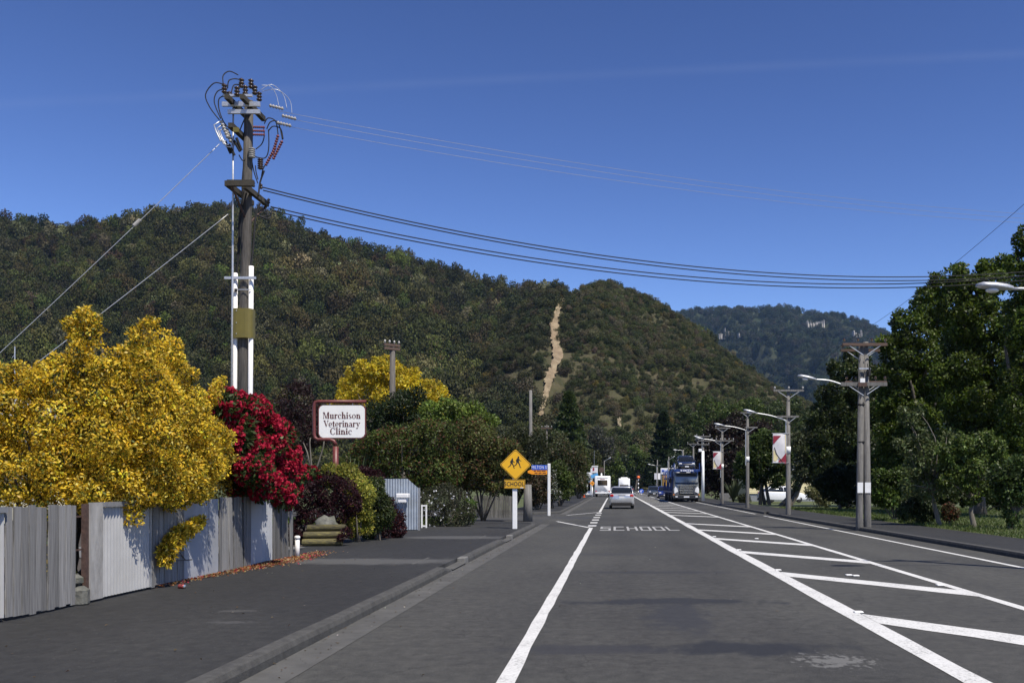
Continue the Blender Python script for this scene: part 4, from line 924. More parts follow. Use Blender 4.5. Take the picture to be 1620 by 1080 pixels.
cc = at(541, 666.5, YS); hw, hh = 36.2 / F * YS, 25.5 / F * YS
bd = MB().prism(notch(hw + .025, hh + .025, .11), .035, None, tuple(cc)).build('panel_border', M['maroon'], vs_)
fc = MB().prism(notch(hw, hh, .1), .004, None, (cc[0], cc[1] - .006, cc[2])).build('panel_face', M['sign_white'], vs_)
for px in (522, 558): MB().tube([at(px, 636, YS), at(px, 642, YS)], .008, 5).build('hanger', M['galv'], vs_)
# hand-cut serif letters
def arcp(cx, cz, rx, rz, a0, a1, th, tn, n=14):
    """crescent stroke: thick (th) at the sides, thin (tn) at top and bottom"""
    O, I = [], []
    for t in np.linspace(a0, a1, n):
        k = abs(math.cos(t)); wv = tn + (th - tn) * k ** 1.3; O.append((cx + rx * math.cos(t), cz + rz * math.sin(t))); I.append((cx + (rx - wv) * math.cos(t), cz + (rz - tn - (th - tn) * 0) * math.sin(t)))
    return [[O[i], O[i + 1], I[i + 1], I[i]] for i in range(n - 1)]
def rc(x0, x1, z0, z1): return [(x0, z0), (x1, z0), (x1, z1), (x0, z1)]
def glyph(ch):
    s, t, xh, ch_ = .16, .055, .48, .72; P = math.pi
    def stem(x, h, foot=True, head=True): 
        q = [rc(x, x + s, 0, h)]
        if foot: q.append(rc(x - .05, x + s + .05, 0, t))
        if head: q.append([(x - .055, h - .03), (x, h - .06), (x + s, h), (x - .055, h - .005)])
        return q
    if ch == 'M': return [rc(.06, .11, 0, ch_), rc(.0, .19, 0, t), rc(0, .2, ch_ - t, ch_), [(.07, ch_), (.22, ch_), (.46, .05), (.38, .0)], [(.38, 0), (.46, .0), (.66, ch_), (.6, ch_)], rc(.6, .6 + s + .02, 0, ch_), rc(.54, .82, 0, t), rc(.6, .82, ch_ - t, ch_)], .86
    if ch == 'V': return [[(.04, ch_), (.21, ch_), (.41, .12), (.34, 0)], [(.34, 0), (.4, 0), (.63, ch_), (.57, ch_)], rc(0, .28, ch_ - t, ch_), rc(.48, .7, ch_ - t, ch_)], .66
    if ch == 'C': return arcp(.35, .36, .34, .375, .75, 2 * P - .7, .16, .05, 22) + [rc(.585, .625, .46, .73), rc(.56, .6, .1, .2)], .68
    if ch == 'u': return stem(.05, xh, False) + stem(.33, xh, True) + arcp(.22, .17, .17, .18, P, 1.75 * P, .1, .06), .56
    if ch == 'n': return stem(.05, xh) + stem(.34, .3, True, False) + arcp(.3, .27, .175, .215, 0, .85 * P, s, .05), .57
    if ch == 'h': return stem(.05, ch_ + .02) + stem(.34, .3, True, False) + arcp(.3, .27, .175, .215, 0, .85 * P, s, .05), .57
    if ch == 'r': return stem(.05, xh) + arcp(.3, .3, .13, .18, .25 * P, .9 * P, .06, .06) + [rc(.3, .41, .36, .48)], .44
    if ch == 'i': return stem(.05, xh) + [rc(.05, .05 + s, .57, .70)], .28
    if ch == 'l': return stem(.05, ch_ + .02), .28
    if ch == 'o': return arcp(.25, .24, .24, .25, 0, 2 * P, .135, .04, 24), .52
    if ch == 'c': return arcp(.25, .24, .24, .25, .3 * P, 1.72 * P, .135, .045, 18) + [rc(.33, .43, .33, .43)], .46
    if ch == 'e': return arcp(.25, .24, .24, .25, 0, 1.72 * P, .135, .045, 20) + [rc(.1, .47, .23, .275)], .5
    if ch == 't': return [rc(.08, .08 + s, .05, .62), rc(0, .33, xh - t, xh)] + arcp(.24, .14, .16, .15, P, 1.75 * P, .1, .06), .36
    if ch == 'a': return stem(.28, .3, True, False) + arcp(.22, .31, .195, .17, 0, .85 * P, s, .05) + arcp(.2, .13, .18, .14, .3 * P, 1.75 * P, .12, .04), .5
    if ch == 's': return arcp(.2, .36, .17, .125, .2 * P, 1.3 * P, .09, .05) + arcp(.2, .12, .18, .13, -.8 * P, .45 * P, .1, .05) + [[(.06, .3), (.13, .36), (.36, .17), (.28, .1)]], .42
    if ch == 'y': return [[(.03, xh), (.18, xh), (.32, .1), (.25, 0)], [(.14, -.2), (.21, -.2), (.5, xh), (.44, xh)], rc(-.01, .24, xh - t, xh), rc(.36, .56, xh - t, xh), rc(.03, .17, -.2, -.1)], .54
    return [], .3
def serif_line(word, cx, cz, cap, y, parent, width):
    tot = sum(glyph(c)[1] + .02 for c in word); k = cap / .72; sx = width / (tot * k); x = cx - width / 2
    for c in word:
        polys, adv = glyph(c); mb = MB()
        for j, pl in enumerate(polys): mb.add([(x + q[0] * k * sx, y - .0004 * (j % 5), cz + q[1] * k) for q in pl], [tuple(range(len(pl)))])
        mb.build('letter', M['maroon_ink'], parent); x += (adv + .02) * k * sx
yf_ = cc[1] - .010
serif_line('Murchison', cc[0], Z_(662, YS), .172, yf_, fc, 60 / F * YS); serif_line('Veterinary', cc[0], Z_(675, YS), .172, yf_, fc, 58 / F * YS); serif_line('Clinic', cc[0] - .02, Z_(687, YS), .172, yf_, fc, 35 / F * YS)

# ------------------------------------------------------------------ school sign and street name post
YC = 31.5; sx0 = X_(814.5, YC)
ss = thing('school_sign', 'yellow diamond children crossing sign above a school plate', 'road sign', (sx0, YC, zf))
MB().box((sx0, YC, Z_(715, YC) / 2), (.15, .1, Z_(715, YC)), None, .008).build('post', M['white'], ss)
dc = at(816, 735, YC); hd = .53
def rdia(h_, c): return [(c, -h_ + c), (h_ - c, -c), (h_ - c, c), (c, h_ - c), (-c, h_ - c), (-h_ + c, c), (-h_ + c, -c), (-c, -h_ + c)]
pl = MB().prism(rdia(hd, .03), .012, None, (dc[0], YC - .085, dc[2])).build('diamond_plate', M['ink_black'], ss); 
rim_ = MB().prism(rdia(hd - .006, .03), .003, None, (dc[0], YC - .089, dc[2])).build('yellow_rim', M['sign_yellow'], pl)
MB().prism(rdia(hd - .03, .03), .002, None, (dc[0], YC - .0925, dc[2])).build('black_line', M['ink_black'], pl)
MB().prism(rdia(hd - .05, .03), .002, None, (dc[0], YC - .0955, dc[2])).build('yellow_face', M['sign_yellow'], pl)
def child(ox, oz, k):
    """running child, flat pictogram"""
    mb = MB(); y = YC - .0985
    def seg(a, b, w0, w1):
        a, b = np.array(a), np.array(b); t = (b - a) / np.linalg.norm(b - a); q = np.array((-t[1], t[0]))
        P = [a + q * w0, a - q * w0, b - q * w1, b + q * w1]; mb.prism([(ox + p[0] * k, oz + p[1] * k) for p in P], .002, None, (dc[0], y - .0002 * len(mb.f) / 6, dc[2]))
    mb.prism([(ox + (.02 + .06 * math.cos(t)) * k, oz + (.5 + .07 * math.sin(t)) * k) for t in np.linspace(0, 6.283, 13)[:-1]], .002, None, (dc[0], y, dc[2]))
    seg((.0, .44), (-.04, .12), .075, .1); seg((.03, .4), (.12, .24), .03, .025); seg((.12, .25), (.24, .2), .025, .02); seg((-.04, .4), (-.16, .26), .03, .025); seg((-.16, .27), (-.12, .16), .025, .02)
    seg((-.01, .14), (.1, -.06), .05, .035); seg((.1, -.04), (.16, -.3), .035, .025); seg((.15, -.3), (.24, -.3), .02, .015); seg((-.07, .14), (-.16, -.08), .05, .035); seg((-.15, -.07), (-.34, -.2), .035, .025); seg((-.34, -.2), (-.36, -.27), .02, .015)
    mb.build('child_pictogram', M['ink_black'], pl)
child(.09, .04, .43); child(-.11, .005, .38)
sc_ = at(814.5, 765.5, YC)
pb = MB().box((sc_[0], YC - .08, sc_[2]), (.70, .015, .305), None, .006).build('school_plate', M['sign_amber'], ss)
for x0, z0, w_, h_ in ((0, .137, .66, .012), (0, -.137, .66, .012), (-.333, 0, .012, .28), (.333, 0, .012, .28)): MB().box((sc_[0] + x0, YC - .0895, sc_[2] + z0), (w_, .002, h_)).build('plate_line', M['ink_black'], pb)
text('school_lettering', 'SCHOOL', .2, 'ink_black', pb, facing((sc_[0] - .01, YC - .0895, sc_[2] + .0)), .78, .001, .004, space=1.08)
MB().box((sc_[0] + .24, YC - .0895, sc_[2] - .12), (.1, .002, .03)).build('sticker', M['white'], pb)

YM = 48.7; mx = X_(868.5, YM)
ms = thing('street_name_post', 'white post carrying a blue street name blade and orange pointer', 'street sign', (mx, YM, zf))
MB().box((mx, YM, Z_(733, YM) / 2), (.15, .12, Z_(733, YM)), None, .02).build('post', M['white'], ms)
bc = at(854.5, 739, YM); b1 = MB().box((bc[0] - .02, YM - .02, bc[2]), (.82, .02, .25)).build('blue_blade', M['sign_blue'], ms)
text('street_lettering', 'MILTON ST', .22, 'white_ink', b1, facing((bc[0] - .0, YM - .0315, bc[2])), .74, .001, .0, space=1.1)
oc = at(851, 746, YM); oz_ = oc[2]; x0 = X_(835, YM); x1 = mx - .07
b2 = MB().prism([(x0 + .22, oz_ - .13), (x1, oz_ - .13), (x1, oz_ + .13), (x0 + .22, oz_ + .13), (x0, oz_ + .05), (x0, oz_ - .05)], .02, None, (0, YM - .02, 0)).build('orange_pointer', M['sign_orange'], ms)
for row, segs in ((.045, ((.3, .42), (.46, .66), (.69, .9))), (-.055, ((.34, .5), (.54, .7), (.74, .92)))):
    for u0, u1 in segs: MB().box((x0 + (x1 - x0) * (u0 + u1) / 2, YM - .0215, oz_ + row), ((x1 - x0) * (u1 - u0), .002, .05)).build('faded_lettering', M['maroon_ink'], b2)

# ------------------------------------------------------------------ garden beside the clinic driveway
lb = thing('log_planter', 'stepped planter of three mossy round timber sleepers', 'planter', (-6.75, 22.9, zf))
for k, (x0, x1, py) in enumerate(((480, 540, 859), (482, 548, 849), (488, 545, 840))):
    Yk = 22.4 + .12 * k; z = zf + .09 + .165 * k; MB().tube([(X_(x0, Yk), Yk - .05, z), (X_(x0, Yk) + .06, Yk - .05, z), (X_(x1, Yk) - .05, Yk + .1, z), (X_(x1, Yk), Yk + .1, z)], [.078, .084, .084, .078], 14).build('log', M['log'], lb)
rk = MB(); rr = []
for t in np.linspace(0, 1, 6): rr.append([(X_(515, 22.9) + (.3 * math.sqrt(max(.02, 1 - (t * 1.02) ** 2.2))) * math.cos(a) * rng.uniform(.8, 1.18), 22.95 + .3 * math.sqrt(max(.02, 1 - (t * 1.02) ** 2)) * math.sin(a) * rng.uniform(.85, 1.15), .5 + .3 * t + rng.normal(0, .03)) for a in np.linspace(0, 6.283, 12)[:-1]])
rk.loft(rr); tag(rk.build('boulder', M['rock'], None, True), 'grey lichened boulder on top of the log planter', 'boulder')
PURP = [((.035, .012, .016), 4), ((.06, .018, .022), 2), ((.025, .012, .014), 3), ((.09, .03, .03), .6)]
shrub('barberry', 'dark purple shrub left of the mossy log planter', (X_(505, 23.2), 23.3, .1), pxb([(485, 790, 26), (520, 775, 26), (545, 785, 24), (500, 815, 24), (530, 805, 22), (478, 830, 18), (470, 850, 13), (555, 800, 16), (490, 845, 14), (548, 842, 8, 22.6), (540, 850, 6, 22.4)], 23.4), 15000, .07, .016, PURP, gap=.6, mat='gloss_leaf')
shrub('lime_shrub', 'bright yellow green shrub between two purple shrubs', (X_(560, 23.9), 24.1, .1), pxb([(525, 752, 18), (548, 752, 18), (562, 768, 20), (575, 785, 18), (570, 808, 20), (560, 825, 18), (575, 828, 14), (545, 765, 16), (556, 838, 12)], 24.2), 13000, .07, .018, [((.26, .26, .04), 4), ((.38, .36, .07), 3), ((.12, .15, .03), 2)], mat='gloss_leaf', gap=.6)
shrub('green_shrub', 'low mid green shrub in front of the lime shrub', (X_(600, 25), 25, .1), pxb([(590, 775, 18), (597, 795, 20), (592, 818, 22), (606, 815, 18), (585, 838, 14)], 25), 9000, .07, .018, [((.04, .06, .015), 4), ((.065, .085, .02), 3)], gap=.6)
shrub('barberry', 'trailing dark purple shrub touching the grey iron fence', (X_(622, 26), 26, .1), pxb([(575, 753, 14), (592, 757, 14), (610, 800, 14), (622, 820, 16), (630, 838, 12), (615, 842, 14), (600, 845, 12)], 26), 9000, .07, .016, PURP, gap=.6, mat='gloss_leaf')

YI = 30.4
mf = thing('iron_screen', 'short blue grey corrugated screen with one cut corner', 'fence', (X_(630, YI), YI, zf))
x0, x1, zt, zc = X_(598, YI), X_(661, YI), Z_(757, YI), Z_(771, YI); n = 150; V = []; fs = []
for i in range(n + 1):
    x = x0 + (x1 - x0) * i / n; d = .014 * math.sin(2 * math.pi * (x - x0) / .085); tcut = max(0, (x - X_(645, YI)) / (x1 - X_(645, YI))); V += [(x, YI + d, zf + .02), (x, YI + d, zt - (zt - zc) * tcut)]
for i in range(n): fs.append((2 * i, 2 * i + 2, 2 * i + 3, 2 * i + 1))
b = len(V); V += [(q[0], q[1] + .004, q[2]) for q in V]; fs += [tuple(b + k for k in f[::-1]) for f in fs[:n]]
MB().add(V, fs).build('iron_sheet', M['blue_iron'], mf, True); MB().box((x1 + .03, YI + .05, (zf + zc) / 2), (.06, .08, zc - zf)).build('post', M['grey_metal'], mf); MB().box(((x0 + x1) / 2, YI + .06, .9), (x1 - x0, .05, .08)).build('rail', M['paling_dark'], mf)
lx = X_(637.5, YI - .3); mb_ = thing('letterbox', 'white letterbox on a thin stand before the corrugated screen', 'letterbox', (lx, YI - .3, zf))
MB().box((lx, YI - .3, Z_(791, YI)), (.26, .3, .12), None, .01).build('box', M['white'], mb_); MB().box((lx, YI - .3, Z_(783.5, YI)), (.38, .36, .14), None, .02).build('lid', M['white'], mb_); MB().tube([(lx, YI - .22, zf), (lx, YI - .22, Z_(794, YI))], .022, 8).build('stand', M['grey_metal'], mb_)
YG = 32.2; gx0, gx1 = X_(667.5, YG), X_(674.5, YG); gf = thing('gate_frame', 'narrow white empty frame beside the corrugated screen', 'gate', ((gx0 + gx1) / 2, YG, zf)); z0, z1 = zf, Z_(798, YG)
for x in (gx0, gx1): MB().box((x, YG, (z0 + z1) / 2), (.045, .05, z1 - z0)).build('upright', M['white'], gf)
for z in (z0 + .06, z1 - .03): MB().box(((gx0 + gx1) / 2, YG, z), (gx1 - gx0 - .05, .04, .05)).build('crossbar', M['white'], gf)
wb = shrub('white_flowered_shrub', 'rounded grey green shrub dotted with white flowers', (X_(705, 33), 33.3, .1), pxb([(680, 795, 22), (700, 788, 22), (722, 795, 22), (690, 815, 20), (715, 815, 20), (738, 808, 14), (665, 800, 14), (735, 822, 10)], 33.4), 15000, .07, .014, [((.06, .065, .035), 4), ((.09, .095, .055), 3), ((.045, .05, .025), 3)], gap=.6)
B = np.array(pxb([(680, 795, 22), (700, 788, 22), (722, 795, 22), (690, 815, 20)], 33.3)); k = rng.integers(0, 4, 60); d = sphere_dirs(60); d[:, 1] = -np.abs(d[:, 1]); p = B[k, :3] + d * B[k, 3][:, None] * 1.05
V = np.concatenate([leaf_quads(np.repeat(p, 5, 0), np.repeat(d, 5, 0), .04, .02, 0, .3)]); add_crown('flowers', wb, V, np.full((len(p) * 5, 3), .75), 'petal')['kind'] = 'stuff'
shrub('low_green_shrub', 'fresh green low shrub at the right of the white flowered one', (X_(738, 35), 35, .1), pxb([(735, 815, 14), (742, 800, 10), (728, 822, 10)], 34.8), 4000, .09, .022, [((.07, .12, .02), 3), ((.1, .15, .03), 2)], gap=.7)

GREEN = [((.05, .078, .018), 4), ((.085, .115, .028), 3), ((.03, .045, .013), 3)]; PHOT = [((.07, .10, .022), 4), ((.115, .15, .035), 3), ((.04, .058, .015), 2), ((.14, .055, .032), 1.3), ((.11, .085, .035), 1.3)]
shrub('photinia', 'broad green shrub with reddish tips behind the clinic sign', (X_(640, 35.5), 36, .1), clumps(pxb([(575, 725, 34), (610, 715, 40), (650, 705, 42), (640, 745, 42), (600, 755, 34), (680, 740, 40), (690, 700, 36), (570, 755, 26), (665, 770, 26)], 36.4)), 42000, .11, .028, PHOT, mat='gloss_leaf', gap=.55, stem_r=.05)
shrub('photinia', 'tall reddish green shrub left of the school sign', (X_(760, 40), 40.5, .1), clumps(pxb([(725, 700, 38), (765, 705, 38), (795, 725, 32), (745, 745, 42), (780, 755, 34), (715, 750, 32), (800, 755, 22), (755, 690, 30)], 40.5)), 42000, .12, .03, [((.08, .09, .026), 4), ((.13, .065, .036), 1.6), ((.13, .145, .05), 2.5), ((.04, .05, .016), 2)], mat='gloss_leaf', gap=.55, stem_r=.05)
shrub('bright_shrub', 'light fresh green tree top above the photinia', (X_(720, 44), 44, .1), clumps(pxb([(680, 655, 20), (705, 650, 20), (730, 652, 20), (755, 657, 20), (770, 672, 18), (700, 672, 20), (740, 675, 22)], 44)), 16000, .13, .035, [((.13, .19, .03), 4), ((.19, .25, .05), 2), ((.07, .1, .02), 2)], gap=.6, stem_r=.06)
tree('dark_tree', 'dark green rounded tree between yellow tree and clinic sign', 'tree', (X_(640, 46), 46, .1), clumps(pxb([(625, 645, 32), (655, 640, 28), (610, 670, 30), (650, 675, 34), (590, 660, 22), (680, 660, 22)], 46)), 26000, .13, .032, [((.022, .036, .012), 4), ((.035, .055, .016), 3)], .16, gap=.6)
shrub('flax', 'spiky dark flax leaves behind the clinic sign', (X_(560, 34), 34, .1), [(X_(560, 34), 34, 1.0, .2)], 10, .1, .02, GREEN, part='leaf_base', cat='flax')
fl = [o for o in bpy.data.objects if o.name.startswith('flax')][-1]; mbf = MB()
for i in range(46):
    a = rng.random() * 6.28; L = rng.uniform(1.9, 2.9); o = np.array((X_(560, 34), 34, .3)); tp = o + np.array((math.cos(a) * L * .38, math.sin(a) * L * .38, L * .86)); md = o + (tp - o) * .6 + np.array((0, 0, .15)); q = np.array((-math.sin(a), math.cos(a), 0)) * .045
    mbf.add([o - q, o + q, md + q, md - q, tp], [(0, 1, 2, 3), (3, 2, 4)])
cfl = np_mesh; me = mbf.mesh('blades', fl); a_ = me.attributes.new('Col', 'FLOAT_COLOR', 'POINT'); a_.data.foreach_set('color', np.tile([.05, .07, .03, 1], len(me.vertices)).astype(np.float32)); link('blades', me, M['gloss_leaf'], fl)
tree('purple_tree', 'dark purple leaved tree behind the crimson rhododendron', 'tree', (X_(475, 36), 36, .1), pxb([(468, 640, 30), (450, 665, 28), (490, 660, 26), (470, 690, 34), (440, 690, 20), (500, 690, 20), (475, 620, 18)], 36.5), 17000, .1, .022, [((.03, .014, .016), 4), ((.05, .022, .022), 2), ((.035, .028, .018), 2)], .1, gap=.4, lo=.35)
bt = thing('bare_sapling', 'pale leafless forked sapling below the clinic sign', 'sapling', (X_(497, 26.5), 26.5, .1)); mb = MB()
for pts in ([(494, 800), (493, 740), (490, 700), (491, 692)], [(493, 760), (503, 735), (512, 705), (513, 695)], [(492, 745), (486, 715), (480, 700)]): mb.tube([at(x, y, 26.5) for x, y in pts], list(np.linspace(.03, .012, len(pts))), 6)
mb.build('branches', M['bark_pale'], bt, True)
GOLDT = [((.5, .38, .02), 4), ((.62, .46, .03), 3), ((.36, .32, .03), 2.5)]
tree('golden_tree', 'bright golden leaved tree behind an old crossarm pole', 'tree', (X_(622, 54), 54, .0), clumps(pxb([(565, 595, 20), (585, 590, 22), (610, 588, 22), (640, 592, 24), (665, 608, 22), (690, 622, 18), (560, 620, 24), (600, 615, 32), (645, 625, 30), (545, 632, 14), (575, 640, 26), (620, 645, 28), (680, 640, 22), (530, 640, 10), (700, 628, 8)], 54), 6, .42, .4, .95), 24000, .16, .038, GOLDT, .2, gap=.1, lo=.35, freq=7, amp=.1)

# old crossarm pole in front of the golden tree and other left hand poles
def small_pole(label, px, ytop, Y, r, arm=None, mat='pole_wood', rz=0.):
    x = X_(px, Y); t = thing('utility_pole', label, 'utility pole', (x, Y, 0)); zt = Z_(ytop, Y); MB().tube([(x, Y, -.2), (x, Y, zt)], [r, r * .75], 10).build('post', M[mat], t, True)
    if arm:
        for z, hl in arm:
            am = MB().box((x, Y - .12, z), (2 * hl, .1, .12), rotz(rz)).build('crossarm', M['arm_rust'], t)
            for k in range(4):
                o = (k / 3 * 2 - 1) * hl * .88; MB().lathe((x + o * math.cos(rz), Y - .12 + o * math.sin(rz), z + .06), (0, 0, 1), [(0, .015), (.06, .015), (.06, .045), (.12, .05), (.17, .03)], 8).build('insulator', M['grey_porcelain'], am)
    return t
small_pole('dark timber pole with rusty crossarms in front of golden tree', 621, 546, 46, .17, [(Z_(552, 46), .42), (Z_(548, 46) + .05, .42)], 'pole_wood', .7)
small_pole('plain pale concrete pole above the shrubs left of the track', 839.5, 617, 62, .13, None, 'pole_grey')
small_pole('thin small pole with white insulators left of the conifer', 865, 672, 95, .1, [(Z_(677, 95), .55)], 'pole_wood')
small_pole('short weathered concrete post behind the school sign', 835, 766, 41, .22, None, 'pole_grey')

# low dark paling fence behind the school sign
df = thing('paling_fence', 'low dark paling fence under the reddish shrub', 'fence', (X_(780, 42.5), 42.5, .1))
for i in range(17):
    x = X_(752, 42.5) + i * .105; hh = 1.0 + rng.normal(0, .015); MB().prism([(-.046, 0), (.046, 0), (.046, hh - .03), (0, hh), (-.046, hh - .03)], .02, None, (x, 42.5, .12)).build('paling', M['paling_dark'], df)
for z in (.4, .95): MB().box((X_(752, 42.5) + .85, 42.55, z), (1.9, .05, .08)).build('rail', M['paling_dark'], df)

# hedge and shrubs further along the left footpath
HEDGE = [((.05, .065, .02), 4), ((.075, .08, .03), 3), ((.10, .085, .04), 1.5), ((.04, .05, .018), 3)]
GRP = 'shrubs along the far left footpath'
for lab, pal_, bl, Y, n, L in (
    ('dark olive shrub right behind the school sign', [((.03, .04, .014), 4), ((.05, .055, .02), 3)], [(810, 700, 30), (835, 715, 32), (825, 745, 34), (850, 740, 26), (800, 740, 26), (845, 765, 24), (815, 772, 22)], 58, 24000, .15),
    ('reddish brown bush right of the concrete post', [((.07, .045, .025), 4), ((.05, .055, .02), 3), ((.1, .06, .035), 2)], [(850, 770, 16), (855, 785, 14), (845, 790, 12), (860, 760, 12)], 56, 6000, .13),
    ('white blossomed bush beside the street name post', [((.05, .065, .02), 4), ((.5, .5, .46), 1.1)], [(873, 765, 12), (877, 782, 12), (870, 785, 10), (872, 750, 9)], 60, 4500, .12),
    ('fresh green rounded bush right of the street name post', [((.07, .10, .02), 4), ((.11, .15, .035), 3), ((.04, .06, .014), 2)], [(885, 745, 16), (893, 760, 16), (880, 770, 14), (895, 778, 12)], 66, 9000, .15),
    ('tall brownish hedge shrub beyond the street name post', HEDGE + [((.12, .085, .05), 2)], [(885, 715, 22), (905, 725, 22), (900, 745, 22), (912, 760, 18), (890, 735, 20), (875, 725, 18)], 80, 13000, .2),
    ('olive green shrub above the orange roadside sign', [((.06, .075, .018), 4), ((.09, .1, .025), 3), ((.04, .05, .015), 2)], [(915, 718, 18), (918, 738, 16), (905, 728, 16), (914, 752, 15), (920, 766, 10)], 105, 10000, .25)):
    shrub('hedge_shrub', lab, (X_(bl[0][0], Y), Y, .0), clumps(pxb(bl, Y), 5), n, L, L * .26, pal_, GRP, gap=.6, stem_r=.06)
shrub('verge_shrub', 'small dark shrub under the orange roadside sign', (X_(912, 118), 118, .0), pxb([(908, 775, 8), (915, 772, 8), (922, 776, 6)], 118), 2500, .2, .05, GREEN, gap=.7)

# house roof and aerial just visible behind the golden shrub
hs = thing('house', 'grey roofed house hidden behind the golden shrub', 'house', (-25, 36, 0)); MB().box((-27.5, 37, 1.6), (9, 6, 3.2)).build('wall', M['cream'], hs)
MB().add([(-32.6, 33.6, 3.2), (-22.4, 33.6, 3.2), (-22.4, 37, 5.0), (-32.6, 37, 5.0), (-32.6, 40.4, 3.2), (-22.4, 40.4, 3.2)], [(0, 1, 2, 3), (3, 2, 5, 4), (0, 3, 4), (1, 5, 2), (0, 4, 5, 1)]).build('roof', M['roof'], hs)
MB().tube([(X_(23, 36), 36, 3.8), (X_(23.5, 36), 36, Z_(548, 36))], .02, 6).tube([(X_(19, 36), 36, Z_(566, 36)), (X_(24, 36), 36, Z_(560, 36))], .012, 5).build('aerial', M['galv'], hs)

# ------------------------------------------------------------------ right side poles
def brace(mb, a, b, r=.018): mb.tube([a, b], r, 6)
def lamp(t, root, head, r=.03):
    """curved outreach arm with a flat street lamp at its end"""
    root, head = np.array(root), np.array(head); mid = (root + head) / 2 + np.array((0, 0, .06)); dv = Vector(head - root).normalized()
    arm = MB().tube(smooth_path([root, mid, head], 8), r, 8).build('lamp_arm', M['galv'], t, True)
    u = dv; s_ = u.cross(Vector((0, 0, 1))).normalized(); nn = s_.cross(u); rings = []
    for d, w_, hgt in ((-.02, .05, .05), (.1, .1, .075), (.3, .145, .085), (.5, .13, .075), (.6, .07, .04)): 
        c = Vector(head) + u * d; rings.append([c + s_ * w_ * math.cos(q) + nn * hgt * (math.sin(q) if math.sin(q) > 0 else .45 * math.sin(q)) for q in np.linspace(0, 2 * math.pi, 13)[:-1]])
    MB().loft(rings).build('lamp_head', M['galv'], arm, True)
    c = Vector(head) + u * .33 - nn * .05; MB().lathe(c, -nn, [(0, .11), (.03, .1), (.05, .05)], 10).build('lamp_glass', M['lamp_lens'], arm, True)
def pins(t, par, x0, x1, y, z, n, mat='brown_porcelain', s=1.):
    for k in range(n):
        x = x0 + (x1 - x0) * k / max(1, n - 1); MB().lathe((x, y, z), (0, 0, 1), [(0, .012 * s), (.06 * s, .012 * s), (.06 * s, .045 * s), (.11 * s, .05 * s), (.16 * s, .03 * s)], 8).build('insulator', M[mat], par)
def arm(t, x, y, z, l0, l1, hgt=.09, dep=.09, mat='arm_rust', npins=4, br=True, pm_='brown_porcelain', pole_x=None):
    o = MB().box((x + (l1 - l0) / 2, y, z), (l0 + l1, dep, hgt)).build('crossarm', M[mat], t)
    if npins: pins(t, o, x - l0 + .06, x + l1 - .06, y, z + hgt / 2, npins, pm_)
    if br:
        mb = MB(); brace(mb, (x - l0 * .7, y - .02, z - .04), (x - .06, y - .02, z - .04 - l0 * .42)); brace(mb, (x + l1 * .7, y - .02, z - .04), (x + .06, y - .02, z - .04 - l1 * .42)); mb.build('arm_brace', M['galv'], t)
    return o
XP = 8.62
YA = 32.8
pa = thing('double_pole', 'grey twin timber power poles lashed together by the lawn', 'power pole', (8.62, YA, zf))
for xb, xt, yt in ((1359.5, 1363, 545), (1372.5, 1369.5, 541)): MB().tube([(X_(xb, YA), YA, -.1), (X_(xb, YA), YA, zf), at(xt, yt, YA)], [.135, .13, .095], 12).build('post', M['pole_grey'], pa, True)
xm = X_(1366.5, YA)
arm(pa, xm, YA - .17, Z_(546, YA), .78, .76, .1, .1, 'arm_rust', 4); arm(pa, xm, YA + .17, Z_(553, YA), .76, .6, .09, .1, 'arm_rust', 3)
arm(pa, xm, YA - .2, Z_(608.5, YA), .84, .74, .13, .1, 'pole_grey', 0); arm(pa, xm, YA + .2, Z_(603, YA), .6, .85, .07, .08, 'arm_rust', 5)
MB().box(at(1364.5, 608, YA - .27), (.3, .03, .14)).build('rusty_bracket', M['dark_rust'], pa); MB().box(at(1364.5, 602, YA - .25), (.16, .06, .16)).build('white_box', M['white'], pa); MB().box(at(1368, 583, YA - .18), (.4, .06, .04)).build('strap_bar', M['galv'], pa); MB().box(at(1375, 588, YA - .15), (.1, .12, .3), None, .02).build('fuse_box', M['black'], pa)
MB().tube([at(1372, 575, YA - .16), at(1374, 585, YA - .2), at(1369, 596, YA - .2), at(1367, 602, YA - .25)], .014, 6).build('cable', M['black'], pa)
for px, w_ in ((1361, .19), (1373, .2)): MB().box(at(px, 771, YA - .135), (w_, .012, .36)).build('notice_plate', M['white'], pa)
for z in (Z_(699, YA), Z_(640, YA)): MB().box((X_(1362, YA), YA, z), (.24, .24, .1), None, .04).build('dark_band', M['black'], pa)
lamp(pa, at(1336, 609.5, YA - .2), at(1289, 600, YA - .25))
